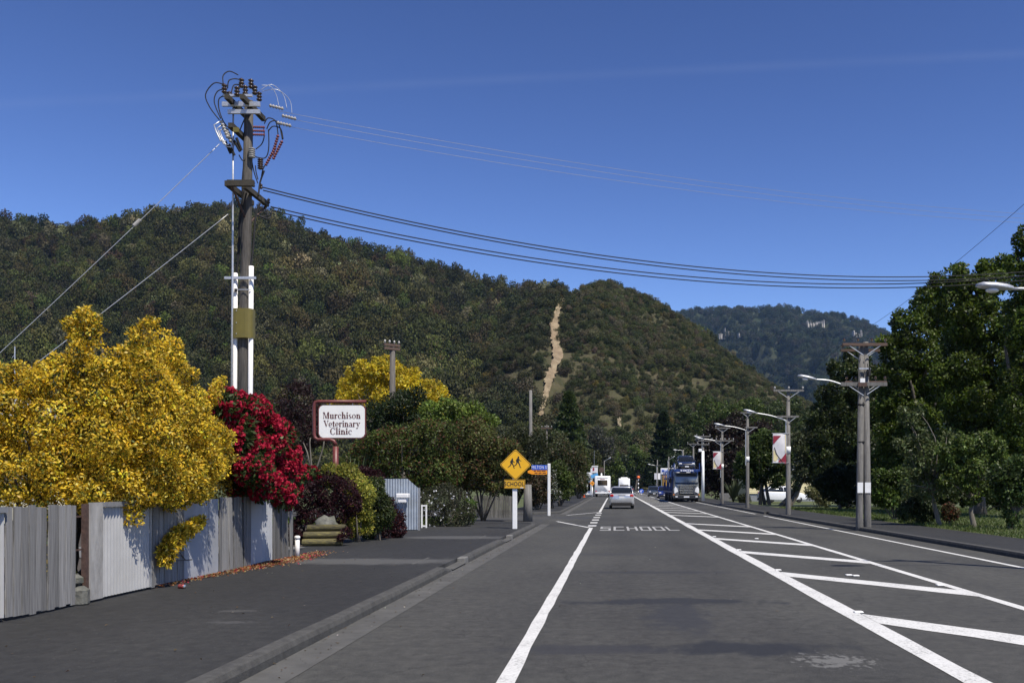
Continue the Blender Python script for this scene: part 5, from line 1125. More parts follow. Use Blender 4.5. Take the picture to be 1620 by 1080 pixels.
def banner(t, x, y, z0, z1, w_):
    """street banner: white cloth, two dark red corners, gold edges and a black sweep"""
    rods = MB(); 
    for z in (z1 + .02, z0 - .02): rods.tube([(x + .15, y, z), (x - w_ - .05, y, z)], .014, 6)
    rods.build('banner_rod', M['galv'], t); hh = z1 - z0; n = 10
    def patch(name, poly, mat, dy):
        c = np.mean(poly, 0); V = [(x - w_ + q[0] * w_, y + dy + .03 * math.sin(q[0] * 3 + q[1] * 4), z0 + q[1] * hh) for q in poly]
        return MB().add(V, [tuple(range(len(V)))]).build(name, M[mat], cl)
    G = [(i / 6, j / 10) for j in range(11) for i in range(7)]; V = [(x - w_ + a * w_, y + .03 * math.sin(a * 3 + b * 4), z0 + b * hh + (-.05 * (a) if b == 0 else 0)) for a, b in G]
    cl = MB().add(V, [(j * 7 + i, j * 7 + i + 1, (j + 1) * 7 + i + 1, (j + 1) * 7 + i) for j in range(10) for i in range(6)]).build('banner_cloth', M['banner_white'], t, True)
    patch('red_corner', [(0.02, .93), (.02, .64), (.1, .66), (.62, .93)], 'banner_red', -.02); patch('red_corner', [(.62, .1), (1, .34), (1, -.05), (.86, -.05)], 'banner_red', -.02); patch('red_corner', [(.4, .03), (.6, .13), (.8, -.02), (.5, -.01)], 'banner_red', -.025)
    patch('gold_edge', [(.92, .34), (.97, .34), (.97, .97), (.92, .97)], 'banner_gold', -.022); patch('gold_edge', [(.05, .04), (.25, .04), (.4, .14), (.12, .4), (.05, .45)], 'banner_gold', -.018)
    patch('black_sweep', [(.08, .52), (.14, .52), (.3, .3), (.62, .08), (.8, -.03), (.72, -.03), (.5, .1), (.22, .3)], 'ink_black', -.03)
def street_pole(label, px, ytop, X, arms, lampspec, ban=None, plaque=None, mat='pole_grey', r=.12, name='lamp_pole', group='grey poles along the right footpath'):
    Y = X * F / (px - VX); t = thing(name, label, 'pole', (X, Y, zf), group); MB().tube([(X, Y, -.1), (X, Y, zf), (X, Y, Z_(ytop, Y))], [r * 1.1, r * 1.08, r * .7], 12).build('post', M[mat], t, True)
    for py, p0, p1, npn, br in arms: arm(t, X, Y - .13, Z_(py, Y), (px - p0) / F * Y, (p1 - px) / F * Y, .09, .09, 'pole_grey', npn, br, 'grey_porcelain')
    if lampspec: (ax_, ay, hx, hy) = lampspec; lamp(t, (X - .05, Y - .1, Z_(ay, Y)), at(hx, hy, Y - .25)); MB().tube([(X - .13, Y - .08, Z_(ay, Y)), (X - .13, Y - .08, Z_(ay + 55, Y))], .03, 6).build('cable_pipe', M['galv'], t)
    if ban: banner(t, X_(ban[1], Y), Y - .12, Z_(ban[3], Y), Z_(ban[2], Y), (ban[1] - ban[0]) / F * Y)
    if plaque: MB().tube([(X, Y, Z_(plaque[1], Y)), (X, Y, Z_(plaque[0], Y))], r * 1.06, 12).build('white_band', M['white'], t, True)
    return t
street_pole('grey lamp pole with the nearest red and white banner', 1247, 616, 8.6, [(618, 1223, 1271, 3, True), (659, 1228, 1263, 0, True)], (0, 666, 1195, 653), (1222, 1243, 686, 731), (706, 717))
street_pole('plain grey lamp pole between the two banner poles', 1182.6, 651, 8.55, [(653, 1171, 1192, 0, True), (676, 1179, 1198, 0, True)], (0, 681, 1144, 673), None, (722, 730), 'pole_grey', .115)
street_pole('grey lamp pole with the far red and white banner', 1142.5, 676, 8.55, [(677, 1131, 1155, 2, True), (697, 1125, 1161, 6, True)], (0, 700, 1112, 694), (1128, 1141, 714, 741), (734, 741))
YW = 90; t = thing('white_pole', 'white concrete pole with a box on top behind the truck', 'pole', (X_(1111.5, YW), YW, zf), 'grey poles along the right footpath'); MB().tube([(X_(1112, YW), YW, 0), (X_(1112, YW), YW, Z_(713, YW))], [.16, .13], 12).build('post', M['white'], t, True); MB().box(at(1107.5, 712, YW), (.3, .3, .28), None, .03).build('box', M['white'], t)
for lab, px, yt, X, arms, lp in (('distant crossarm pole with two arms above the white pole', 1112.5, 689, 8.7, [(690, 1101, 1124, 3, False), (697, 1100, 1126, 4, False), (703, 1103, 1122, 3, False)], (0, 694, 1106, 692)), ('distant thin pole with a single crossarm above the truck', 1097, 701, 8.7, [(702, 1087, 1104, 2, True)], None),
    ('far pole with two pale lamps just above the truck', 1081, 711, 8.6, [(724, 1072, 1096, 5, False), (727, 1072, 1100, 5, False)], (0, 713, 1072, 712)), ('far left lamp pole near the fuel sign', 1058, 722, 7.6, [], (0, 728, 1062, 725)), ('small far pole beside the crossing', 1040, 727, 7.4, [(736, 1032, 1046, 0, False)], (0, 737, 1030, 735))):
    street_pole(lab, px, yt, X, arms, lp, r=.11, group='far poles down the street')
# lamp pole standing just outside the frame on the right
YN = 16.4; t = thing('lamp_pole', 'street lamp reaching in at the upper right edge', 'pole', (8.9, YN, zf)); MB().tube([(8.9, YN, 0), (8.9, YN, 7.6)], [.14, .1], 12).build('post', M['pole_grey'], t, True); arm(t, 8.9, YN - .15, 7.35, .8, .8)
lamp(t, (8.85, YN - .1, Z_(474, YN)), at(1600, 456.5, YN - .2), .025)
XA = X_(1366.5, YA)
for k, (o, lab) in enumerate(((-.72, 'thin wire between twin pole and near lamp pole'),)):
    wire('street_wire', lab, (XA + o, YA - .17, Z_(543, YA)), (8.9 + o, YN - .15, 7.42), .25, .005, group='wires along the street')
    Yb = 8.6 * F / 275; wire('street_wire', lab.replace('near lamp pole', 'banner pole'), (XA + o, YA - .17, Z_(543, YA)), (8.6 + o * .8, Yb - .13, Z_(614, Yb)), .25, .006, group='wires along the street')

# ------------------------------------------------------------------ right side gardens
BIG = [((.052, .084, .010), 4), ((.082, .122, .015), 3), ((.125, .17, .026), 1.6), ((.03, .046, .008), 2)]
gr = 'big trees behind the right lawn'
tree('broadleaf_tree', 'tall dark broadleaf tree just right of the twin poles', 'tree', (X_(1440, 52), 52, .1), clumps(pxb([(1418, 560, 30), (1440, 520, 32), (1468, 490, 30), (1492, 462, 24), (1420, 600, 36), (1458, 560, 46), (1500, 520, 42), (1440, 650, 44), (1490, 610, 48), (1405, 640, 26), (1425, 700, 38), (1475, 680, 44), (1410, 735, 30), (1455, 735, 36), (1400, 545, 16), (1480, 445, 14), (1410, 690, 30)], 52)), 95000, .18, .05, BIG, .32, group=gr, gap=.45, amp=.16)
tree('broadleaf_tree', 'tallest dark broadleaf tree under the upper right lamp', 'tree', (X_(1550, 47), 47, .1), clumps(pxb([(1520, 450, 26), (1508, 480, 28), (1545, 470, 34), (1575, 445, 30), (1530, 520, 44), (1580, 510, 44), (1545, 575, 48), (1510, 600, 38), (1590, 580, 44), (1530, 640, 46), (1580, 650, 46), (1520, 700, 40), (1570, 710, 40), (1518, 428, 12), (1560, 425, 14), (1590, 420, 16)], 47)), 95000, .17, .048, BIG, .3, group=gr, gap=.45, amp=.16)
tree('broadleaf_tree', 'dark tree with loose top branches at the right edge', 'tree', (X_(1650, 42), 42, .1), clumps(pxb([(1612, 420, 18), (1618, 392, 13), (1608, 378, 8), (1622, 368, 10), (1645, 400, 34), (1625, 455, 36), (1670, 450, 50), (1620, 520, 44), (1680, 540, 60), (1625, 590, 46), (1690, 640, 60), (1620, 660, 44), (1625, 715, 38), (1700, 720, 50), (1600, 690, 26)], 42)), 85000, .15, .042, BIG, .28, group=gr, gap=.45, amp=.16)
tree('broadleaf_tree', 'dark bushy tree left behind the twin poles', 'tree', (X_(1340, 66), 66, .0), clumps(pxb([(1345, 568, 18), (1330, 590, 22), (1365, 585, 22), (1325, 625, 28), (1355, 625, 32), (1385, 610, 24), (1310, 655, 28), (1345, 665, 36), (1385, 660, 34), (1300, 690, 28), (1335, 705, 36), (1378, 710, 36), (1300, 725, 26), (1290, 665, 16), (1350, 745, 34), (1390, 750, 30), (1310, 755, 26)], 66)), 85000, .2, .056, [((.032, .05, .014), 4), ((.055, .075, .02), 2.5), ((.085, .11, .03), 1.3), ((.02, .032, .01), 2)], .3, group=gr, gap=.5, amp=.16)
FRUIT = [((.09, .135, .026), 4), ((.13, .18, .038), 3), ((.055, .085, .018), 2)]
tree('fruit_tree', 'thin sparse fruit tree with pale branches on the lawn', 'tree', (X_(1488, 34.2), 34.2, .12), pxb([(1440, 665, 14), (1452, 690, 16), (1435, 710, 14), (1465, 720, 16), (1450, 740, 18), (1480, 700, 12), (1475, 745, 18), (1495, 730, 16), (1440, 770, 16), (1465, 775, 18), (1490, 765, 14), (1452, 650, 8), (1500, 690, 9), (1428, 650, 7), (1420, 700, 8)], 34.2), 5200, .13, .03, [((.10, .13, .045), 4), ((.14, .17, .07), 2), ((.06, .085, .025), 3)], .09, 'bark_pale', gap=.1, lo=.2, limbs=15)
tree('fruit_tree', 'leafy round headed fruit tree with a short leaning trunk', 'tree', (X_(1541, 33.4), 33.4, .12), clumps(pxb([(1500, 720, 20), (1525, 705, 22), (1550, 700, 22), (1575, 710, 20), (1515, 740, 24), (1545, 735, 26), (1575, 740, 22), (1500, 760, 18), (1530, 768, 20), (1555, 770, 18), (1590, 730, 14), (1495, 740, 12), (1540, 790, 10), (1560, 690, 12)], 33.4), 5), 17000, .12, .032, FRUIT, .1, 'bark_pale', gap=.4, lo=.3, limbs=12, droop=.35)
tree('fruit_tree', 'ivy clad stout fruit tree at the right edge of the lawn', 'tree', (X_(1602, 31.5), 31.5, .12), pxb([(1580, 755, 18), (1605, 750, 20), (1630, 755, 22), (1590, 775, 16), (1615, 780, 18), (1640, 780, 20), (1600, 795, 12), (1600, 815, 11), (1605, 830, 9), (1610, 735, 14)], 31.5), 9000, .12, .034, [((.05, .085, .02), 4), ((.035, .055, .014), 3), ((.08, .12, .03), 2)], .16, gap=.5, lo=.3)
shrub('lawn_shrub', 'bright green rounded shrub between twin poles and fruit trees', (X_(1415, 39), 39, .1), pxb([(1400, 765, 20), (1420, 760, 18), (1432, 778, 16), (1405, 785, 18), (1390, 780, 14), (1420, 795, 12)], 39), 9000, .14, .038, [((.075, .12, .02), 4), ((.11, .16, .03), 2), ((.05, .08, .015), 2)], gap=.5, stem_r=.04)
shrub('lawn_shrub', 'low dark drooping shrub under the sparse fruit tree', (X_(1455, 35.5), 35.5, .1), pxb([(1440, 800, 14), (1458, 795, 16), (1472, 805, 12), (1432, 810, 10), (1462, 812, 12)], 35.5), 7000, .11, .028, [((.04, .06, .02), 4), ((.06, .08, .03), 2)], gap=.5, droop=.5)
shrub('lawn_shrub', 'reddish low shrub between the two fruit trees', (X_(1505, 35.5), 35.5, .1), pxb([(1500, 805, 9), (1508, 812, 8), (1498, 815, 7)], 35.5), 1800, .1, .025, [((.08, .07, .03), 3), ((.16, .05, .03), 1)], gap=.6)
tree('garden_tree', 'rounded mid green tree between the two nearer lamp poles', 'tree', (X_(1212, 72), 72, .0), clumps(pxb([(1195, 705, 18), (1215, 695, 18), (1232, 705, 18), (1180, 725, 18), (1205, 725, 24), (1235, 730, 22), (1175, 745, 16), (1200, 750, 20), (1228, 755, 20), (1185, 762, 12), (1250, 720, 12)], 72), 5), 28000, .22, .058, [((.05, .08, .018), 4), ((.075, .11, .025), 3), ((.03, .05, .012), 2)], .15, gap=.4, stems=3)
tree('garden_tree', 'grey green spreading tree beside the white parked car', 'tree', (X_(1258, 66), 66, .0), clumps(pxb([(1262, 700, 16), (1282, 690, 18), (1300, 700, 20), (1270, 725, 18), (1295, 725, 22), (1318, 720, 18), (1265, 745, 16), (1290, 750, 18), (1315, 745, 18), (1255, 765, 12), (1330, 735, 12)], 66), 5), 19000, .18, .045, [((.075, .09, .045), 4), ((.11, .125, .065), 2), ((.04, .055, .02), 3)], .2, gap=.35, stems=2)
tree('dark_garden_tree', 'dark evergreen tree low beside the white car', 'tree', (X_(1325, 57), 57, .0), pxb([(1305, 760, 16), (1325, 755, 22), (1350, 760, 22), (1335, 780, 18), (1365, 775, 18), (1312, 778, 12)], 57), 12000, .2, .05, [((.022, .034, .012), 4), ((.035, .05, .016), 2)], .12, gap=.6)
shrub('pale_shrub', 'pale yellow green shrub in front of the white car', (X_(1290, 60), 60, .1), pxb([(1283, 778, 8), (1293, 783, 9), (1300, 790, 8), (1306, 795, 6)], 60), 1700, .16, .04, [((.2, .2, .09), 3), ((.12, .13, .05), 3)], gap=.5)
tree('copper_tree', 'very dark copper leaved tree behind the white pole', 'tree', (X_(1150, 112), 112, .0), pxb([(1135, 690, 22), (1160, 680, 22), (1120, 705, 18), (1150, 710, 26), (1172, 705, 20), (1130, 735, 24), (1160, 740, 24), (1145, 765, 20), (1170, 765, 16), (1115, 735, 16), (1122, 765, 14), (1185, 690, 14), (1205, 680, 14)], 112), 24000, .34, .09, [((.022, .014, .013), 4), ((.035, .02, .018), 2), ((.03, .03, .014), 1.5)], .3, gap=.6)
shrub('hedge_block', 'small clipped hedge beside the plain lamp pole', (X_(1178, 80), 80, .1), pxb([(1174, 788, 6), (1180, 787, 6), (1177, 793, 6), (1183, 793, 5)], 80), 2200, .13, .035, [((.06, .07, .03), 3), ((.04, .05, .02), 2)], gap=.7)
fx = shrub('cabbage_flax', 'spiky flax clump right of the far banner pole', (X_(1160, 82), 82, .1), [(X_(1160, 82), 82, .6, .2)], 60, .2, .03, GREEN, cat='flax', part='leaf_base'); mbf = MB()
for i in range(70):
    a = rng.random() * 6.28; L = rng.uniform(1.5, 2.6); o = np.array((X_(1160, 82), 82, .15)); tp = o + np.array((math.cos(a) * L * .5, math.sin(a) * L * .5, L * .8)); md = o + (tp - o) * .6 + np.array((0, 0, .2)); q = np.array((-math.sin(a), math.cos(a), 0)) * .06; mbf.add([o - q, o + q, md + q, md - q, tp], [(0, 1, 2, 3), (3, 2, 4)])
me = mbf.mesh('blades', fx); a_ = me.attributes.new('Col', 'FLOAT_COLOR', 'POINT'); a_.data.foreach_set('color', np.tile([.06, .075, .035, 1], len(me.vertices)).astype(np.float32)); link('blades', me, M['gloss_leaf'], fx)

for lab, bl, Y in (('dark hedge at the back of the lawn under the tall trees', [(1455, 790, 14), (1480, 788, 14), (1505, 786, 14), (1530, 788, 14)], 56), ('long dark hedge at the right end of the lawn', [(1555, 785, 16), (1580, 786, 16), (1605, 784, 17), (1632, 786, 17), (1660, 786, 17)], 54), ('dark hedge behind the white car and lamp poles', [(1385, 785, 10), (1405, 786, 10), (1425, 786, 11)], 62)):
    shrub('lawn_hedge', lab, (X_(bl[0][0], Y), Y, .0), clumps(pxb(bl, Y), 6), 11000, .16, .045, [((.03, .048, .012), 4), ((.05, .07, .018), 2)], 'hedges behind the lawn', gap=.8, stem_r=.03)
# grass blades on the near lawn
n_ = 46000; y = rng.uniform(20, 62, n_); x = rng.uniform(0, 1, n_) ** 1.4 * 16 + np.where(y < 45, 11.0, 10.75); p = np.stack([x, y, np.full(n_, zf - .03)], 1)
V = leaf_quads(p, np.tile([0, 0, 1.], (n_, 1)) + rng.normal(0, .3, (n_, 3)), .12, .012, 0, 1.6)
tag(link('lawn_grass', leaf_mesh('lawn_grass', V, palette(n_, [((.075, .11, .022), 4), ((.11, .14, .035), 2), ((.05, .075, .015), 2)])), M['leaf']), 'short green grass of the right lawn', 'grass', None, 'stuff')
n_ = 7000; y = rng.uniform(34.6, 38, n_); x = rng.uniform(-13, -6.3, n_); p = np.stack([x, y, np.full(n_, .13)], 1); V = leaf_quads(p, np.tile([0, 0, 1.], (n_, 1)), .2, .016, 0, 1.4)
tag(link('verge_grass', leaf_mesh('verge_grass', V, palette(n_, [((.08, .13, .02), 4), ((.12, .17, .03), 2)])), M['leaf']), 'green grass patch before the dark paling fence', 'grass', None, 'stuff')

# cream house and steps
hb = thing('house', 'cream weatherboard house behind the lamp poles', 'house', (16, 100, 0)); yb = 98.0
for i in range(14):
    z = .75 + i * .17; MB().add([(X_(1184, yb), yb - .02, z), (26, yb - .02, z), (26, yb, z + .172), (X_(1184, yb), yb, z + .172)], [(0, 1, 2, 3)]).build('weatherboard', M['weatherboard'], hb)
MB().box(((X_(1184, yb) + 26) / 2, yb + 4.1, 1.9), (26 - X_(1184, yb), 8, 2.6)).build('wall', M['weatherboard'], hb); MB().box(((X_(1184, yb) + 26) / 2, yb + 4.1, .32), (26 - X_(1184, yb) - .1, 8.05, .75)).build('foundation', M['grey_metal'], hb)
MB().box((X_(1200, yb), yb - .04, 1.9), (.09, .05, 2.5)).build('corner_board', M['cream'], hb)
MB().add([(13.9, yb - .5, 3.15), (27, yb - .5, 3.15), (25, yb + 4, 4.3), (16.5, yb + 4, 4.3), (13.9, yb + 9, 3.15), (27, yb + 9, 3.15)], [(0, 1, 2, 3), (3, 2, 5, 4), (0, 3, 4), (1, 5, 2), (0, 4, 5, 1)]).build('roof', M['roof'], hb)
st = thing('steps', 'short flight of grey concrete steps beside the far banner pole', 'steps', (X_(1150, 92), 92, .1))
for k in range(4): MB().box((X_(1150, 92), 92 + .3 * k, .2 + .18 * k), (1.3, .32, .17)).build('step', M['concrete_pale'], st)

# ------------------------------------------------------------------ trees at the foot of the hills
def conifer(label, px, ytop, ybot, wpx, Y, col, n=9000, group=None):
    x = X_(px, Y); z1 = Z_(ytop, Y); z0 = max(.4, Z_(ybot, Y)); rad = wpx / 2 / F * Y; t = thing('conifer', label, 'conifer', (x, Y, 0), group)
    MB().tube([(x, Y, -.5), (x, Y, z1)], [rad * .09, rad * .01], 8).build('trunk', M['bark'], t, True)
    u = rng.random(n) ** .75; a = rng.random(n) * 6.283; tier = .72 + .28 * np.sin(u * 55 + np.sin(a * 3) * 1.2); rr_ = rad * (1 - u) ** .85 * (tier) * rng.random(n) ** .35 * (1 + .15 * np.sin(a * 5)) + .1
    p = np.stack([x + np.cos(a) * rr_, Y + np.sin(a) * rr_, z0 + (z1 - z0) * u - rr_ * .12], 1); d = unit(np.stack([np.cos(a), np.sin(a), np.full(n, .25)], 1)); L = rad * .17
    add_crown('crown', t, leaf_quads(p, d, L, L * .22, .25, 1.2), palette(n, col)); return t
DK = [((.020, .034, .013), 4), ((.032, .05, .018), 2)]; MG = [((.045, .068, .02), 4), ((.065, .09, .025), 2)]
conifer('broad bright green conifer left below the clay track', 900, 622, 740, 78, 210, [((.04, .062, .017), 4), ((.06, .085, .022), 2)], 12000)
conifer('tall dark conifer above the road end', 1050, 652, 765, 66, 255, DK, 12000)
conifer('slim dark conifer standing on the left ridge skyline', 687, 408, 440, 9, 835, DK, 500); conifer('second small conifer on the ridge further right', 612, 396, 412, 8, 845, DK, 400)
def far_tree(label, bl, Y, pal_, n=6000, L=None, gap=.5):
    L = L or .0022 * Y; return tree('roadside_tree', label, 'tree', (X_(bl[0][0], Y), Y, 0), clumps(pxb(bl, Y), 5), n, L, L * .3, pal_, .0012 * Y, group='trees at the foot of the hills', gap=gap, limbs=6, amp=.15)
LIM = [((.07, .105, .02), 4), ((.10, .14, .03), 3), ((.05, .07, .016), 2)]; GREY = [((.075, .075, .06), 4), ((.055, .06, .04), 3)]
far_tree('grey bare looking tree right of the bright conifer', [(945, 690, 16), (955, 705, 18), (935, 705, 14), (960, 720, 14)], 230, GREY, 4500, gap=.2)
far_tree('light green tree above the motorhome', [(950, 730, 14), (965, 722, 14), (975, 738, 14), (958, 745, 14), (970, 752, 12)], 240, LIM, 5000)
far_tree('dark green tree over the end of the road', [(985, 735, 14), (1000, 742, 16), (990, 755, 14), (1015, 752, 14), (1003, 728, 12)], 330, DK, 5000)
far_tree('yellow green tree left of the dark conifer', [(1005, 715, 12), (1015, 725, 14), (1005, 735, 12), (1022, 740, 12)], 300, LIM, 4500)
far_tree('mid green tree right of the dark conifer', [(1085, 660, 18), (1075, 685, 18), (1095, 690, 20), (1085, 715, 18), (1105, 665, 16)], 270, MG, 7000)
far_tree('tall fresh green poplar behind the white pole', [(1120, 645, 18), (1110, 670, 20), (1135, 665, 20), (1125, 690, 20), (1145, 645, 14)], 250, LIM, 7000)
far_tree('broad green willow above the copper tree', [(1170, 650, 18), (1190, 640, 18), (1165, 670, 18), (1190, 668, 20), (1210, 655, 16), (1150, 660, 14)], 235, LIM, 8000)
far_tree('dark tree between willow and twin poles', [(1225, 650, 18), (1245, 655, 18), (1260, 640, 14), (1235, 680, 20), (1262, 670, 18), (1280, 660, 16)], 220, MG, 8000)
far_tree('dark shady tree above the oncoming car', [(1030, 745, 14), (1045, 755, 14), (1060, 740, 16), (1075, 750, 14), (1068, 725, 14)], 235, DK, 6000)
far_tree('low dark tree right behind the car carrier', [(1090, 740, 16), (1105, 750, 14), (1095, 760, 12), (1112, 735, 12)], 170, DK, 5000)
far_tree('olive tree behind the left footpath hedge', [(860, 690, 22), (880, 700, 20), (845, 710, 22), (865, 720, 22)], 120, [((.05, .06, .022), 4), ((.07, .075, .03), 3)], 8000)
far_tree('brown green tree left above the far shop', [(920, 730, 16), (935, 725, 16), (925, 748, 16), (940, 745, 14)], 175, [((.055, .065, .02), 4), ((.075, .08, .025), 3)], 6000)
far_tree('left of two dark trees standing on the ridge skyline', [(50, 352, 6), (47, 346, 4), (53, 345, 4)], 840, DK, 700, 1.3); far_tree('right of two dark trees standing on the ridge skyline', [(68, 349, 8), (66, 343, 5), (72, 343, 5), (70, 354, 8)], 840, DK, 900, 1.3)

# ------------------------------------------------------------------ vehicles
def rring(y, w_, z0, z1, r=.12, n=4, top=None):
    top = top or w_; P = []
    for cx, cz, a0, ww in ((1, -1, -90, w_), (1, 1, 0, top), (-1, 1, 90, top), (-1, -1, 180, w_)):
        for k in range(n):
            a = R(a0 + 90 * k / (n - 1)); P.append((cx * (ww - r) + r * math.cos(a), y, (z1 - r if cz > 0 else z0 + r) + r * math.sin(a)))
    return P
def zring(z, w_, y0, y1, r=.15, n=4):
    P = []
    for cx, cy, a0 in ((1, -1, -90), (1, 1, 0), (-1, 1, 90), (-1, -1, 180)):
        for k in range(n):
            a = R(a0 + 90 * k / (n - 1)); P.append((cx * (w_ - r) + r * math.cos(a), (y1 - r if cy > 0 else y0 + r) + r * math.sin(a), z))
    return P
def wheel(t, x, y, r, wd=.2):
    s = 1 if x > 0 else -1
    tt = MB().lathe((x - s * wd / 2, y, r), (s, 0, 0), [(0, r * .6), (.02, r * .93), (.05, r), (wd - .05, r), (wd - .02, r * .93), (wd, r * .66)], 20).build('tyre', M['tyre'], t, True)
    MB().lathe((x + s * (wd / 2 - .03), y, r), (s, 0, 0), [(0, r * .64), (.03, r * .62), (.015, r * .3), (.035, r * .15)], 12).build('rim', M['rim'], tt, True)
def car(label, loc, rz, paint, k=1., z=0., small=False, group=None, name='car', hatch=False, L=4.35):
    t = thing(name, label, 'car', (0, 0, 0), group); h = L / 2; w_ = .85
    rear = [(-h, .70, .42, .86), (-h + .06, .80, .28, 1.0), (-h + .4, .845, .2, 1.04)] 
    st_ = rear + [(-.6, .85, .18, 1.0), (.7, .85, .18, .98), (h - .75, .84, .2, .92), (h - .22, .78, .22, .78), (h, .62, .32, .66)]
    body = MB().loft([rring(y, a, b, c, .11) for y, a, b, c in st_]).build('body', M[paint], t, True)
    yr = -h + (.15 if hatch else .42)
    MB().loft([zring(.95, .79, yr, 1.12), zring(1.2, .735, yr + .3, .82, .15), zring(1.43, .645, yr + .62, .42, .14)]).build('glasshouse', M['glass'], t, True)
    MB().loft([zring(1.41, .66, yr + .60, .45, .14), zring(1.475, .62, yr + .68, .36, .14), zring(1.515, .5, yr + .85, .18, .12)]).build('roof', M[paint], body, True)
    pl_ = MB()
    for s in (-1, 1):
        for (y0, x0, z0), (y1, x1, z1) in (((yr + .03, .78, .96), (yr + .66, .645, 1.44)), ((1.1, .78, .96), (.38, .645, 1.44)), ((-.15, .80, .96), (-.2, .66, 1.44))): pl_.tube([(s * x0, y0, z0), (s * (x0 + x1) / 2 * 1.015, (y0 + y1) / 2, (z0 + z1) / 2 + .02), (s * x1, y1, z1)], .035, 6)
    pl_.build('pillars', M[paint], body, True)
    for s in (-1, 1):
        MB().box((s * .66, -h + .09, .88), (.27, .2, .2), rotz(s * .25), .05).build('tail_light', M['red_lens'], t); MB().box((s * .6, h - .13, .68), (.3, .22, .15), rotz(-s * .35), .05).build('headlight', M['lamp_lens'], t)
        MB().box((s * .93, .62, 1.0), (.16, .1, .12), None, .04).build('mirror', M[paint], t)
        for y in (-h + .82, h - .85): wheel(t, s * .74, y, .31)
    MB().box((0, -h + .03, .34), (1.4, .16, .2), None, .05).build('rear_bumper', M['black'], t); MB().box((0, -h + .0, .78), (.36, .03, .13)).build('number_plate', M['plate'], t)
    MB().box((0, h - .04, .34), (1.2, .16, .2), None, .05).build('front_bumper', M['black'], t); MB().box((0, h - .02, .58), (.7, .06, .11), None, .02).build('grille', M['black'], t); MB().box((0, h + .05, .42), (.36, .03, .12)).build('number_plate', M['plate'], t)
    MB().box((0, -h + .0, .93), (.5, .03, .03)).build('boot_trim', M['chrome'], t); MB().box((0, -h + .02, .26), (1.3, .2, .1)).build('underbody', M['black'], t)
    t.location = (*loc, z); t.rotation_euler = (0, 0, rz); t.scale = (k, k, k); return t
car('silver sedan seen from behind in our lane', (.49, 65.6), 0, 'silver')
car('white hatchback parked on the right behind garden trees', (15.6, 88), R(-80), 'white_car', hatch=True)
car('dark slate car coming towards us past the crossing', (5.75, 139), math.pi, 'slate_car')
car('blue car following close behind the car carrier', (6.15, 117), math.pi, 'blue_car')
car('dark car parked beyond the second white bus', (2.9, 185), 0, 'slate_car')

# white motorhome parked on the left
mh = thing('motorhome', 'white motorhome with a dark rear window parked on the left', 'motorhome', (0, 0, 0)); 
MB().loft([rring(y, a, b, c, .14, 5) for y, a, b, c in ((0, 1.06, .5, 2.86), (.08, 1.1, .45, 2.93), (5.2, 1.1, .45, 2.93), (5.8, 1.08, .5, 2.7), (6.7, 1.0, .5, 1.7), (6.9, .9, .55, 1.2))]).build('body', M['white'], mh, True)
MB().box((0, -.01, 1.98), (1.36, .04, .72), None, .06).build('rear_window', M['glass'], mh); MB().box((0, -.015, 2.48), (.66, .02, .05)).build('badge_strip', M['red_lens'], mh); MB().box((0, -.02, 2.66), (1.5, .02, .03)).build('trim', M['grey_metal'], mh); MB().box((0, -.05, .52), (2.1, .16, .18), None, .04).build('bumper', M['white'], mh)
for s in (-1, 1):
    MB().box((s * .93, -.02, .78), (.2, .06, .14), None, .02).build('tail_light', M['red_lens'], mh); MB().box((s * 1.22, 6.0, 1.6), (.2, .1, .3), None, .03).build('mirror', M['black'], mh)
    for y in (1.0, 5.4): wheel(mh, s * .9, y, .38, .26)
MB().box((0, -.03, .72), (.42, .03, .14)).build('number_plate', M['plate'], mh); mh.location = (-1.66, 133, 0)
b2_ = thing('bus', 'second white coach further down the road', 'bus', (0, 0, 0)); MB().loft([rring(y, a, b, c, .2, 5) for y, a, b, c in ((0, 1.1, .5, 2.9), (.15, 1.2, .4, 3.1), (8, 1.2, .4, 3.1), (8.3, 1.1, .5, 2.8))]).build('body', M['white'], b2_, True)
MB().box((0, -.01, 1.5), (1.8, .05, .5), None, .05).build('rear_window', M['glass'], b2_); MB().box((0, 2, 3.2), (1.5, 1.6, .26), None, .1).build('roof_unit', M['white'], b2_)
for s in (-1, 1):
    MB().box((s * 1.0, -.02, .9), (.2, .06, .3)).build('tail_light', M['red_lens'], b2_)
    for y in (1.8, 6.4): wheel(b2_, s * 1.0, y, .45, .28)
b2_.location = (2.05, 198, 0)

# car carrier truck facing us: local front towards -Y
tk = thing('car_carrier', 'blue car carrier truck with grey cab coming towards us', 'truck', (0, 0, 0))
cab = MB().loft([rring(y, a, b, c, .12, 4, tp) for y, a, b, c, tp in ((0, 1.16, .42, 2.35, 1.02), (.08, 1.22, .36, 2.55, 1.1), (.35, 1.24, .34, 2.78, 1.12), (1.9, 1.24, .5, 2.82, 1.12))]).build('cab', M['truck_grey'], tk, True)
MB().add([(-1.1, -.03, 1.72), (1.1, -.03, 1.72), (1.03, .12, 2.42), (-1.03, .12, 2.42)], [(0, 1, 2, 3)]).build('windscreen', M['glass'], tk); MB().box((0, .02, 2.52), (1.9, .3, .12), Matrix.Rotation(R(-20), 3, 'X'), .03).build('sun_visor', M['truck_dark'], tk)
gr_ = MB().box((0, -.02, 1.12), (1.45, .1, .78), None, .05).build('grille', M['truck_dark'], tk)
for k in range(5): MB().box((0, -.085, .84 + .15 * k), (1.36 - .04 * abs(k - 2), .05, .06), None, .015).build('grille_slat', M['chrome'], gr_)
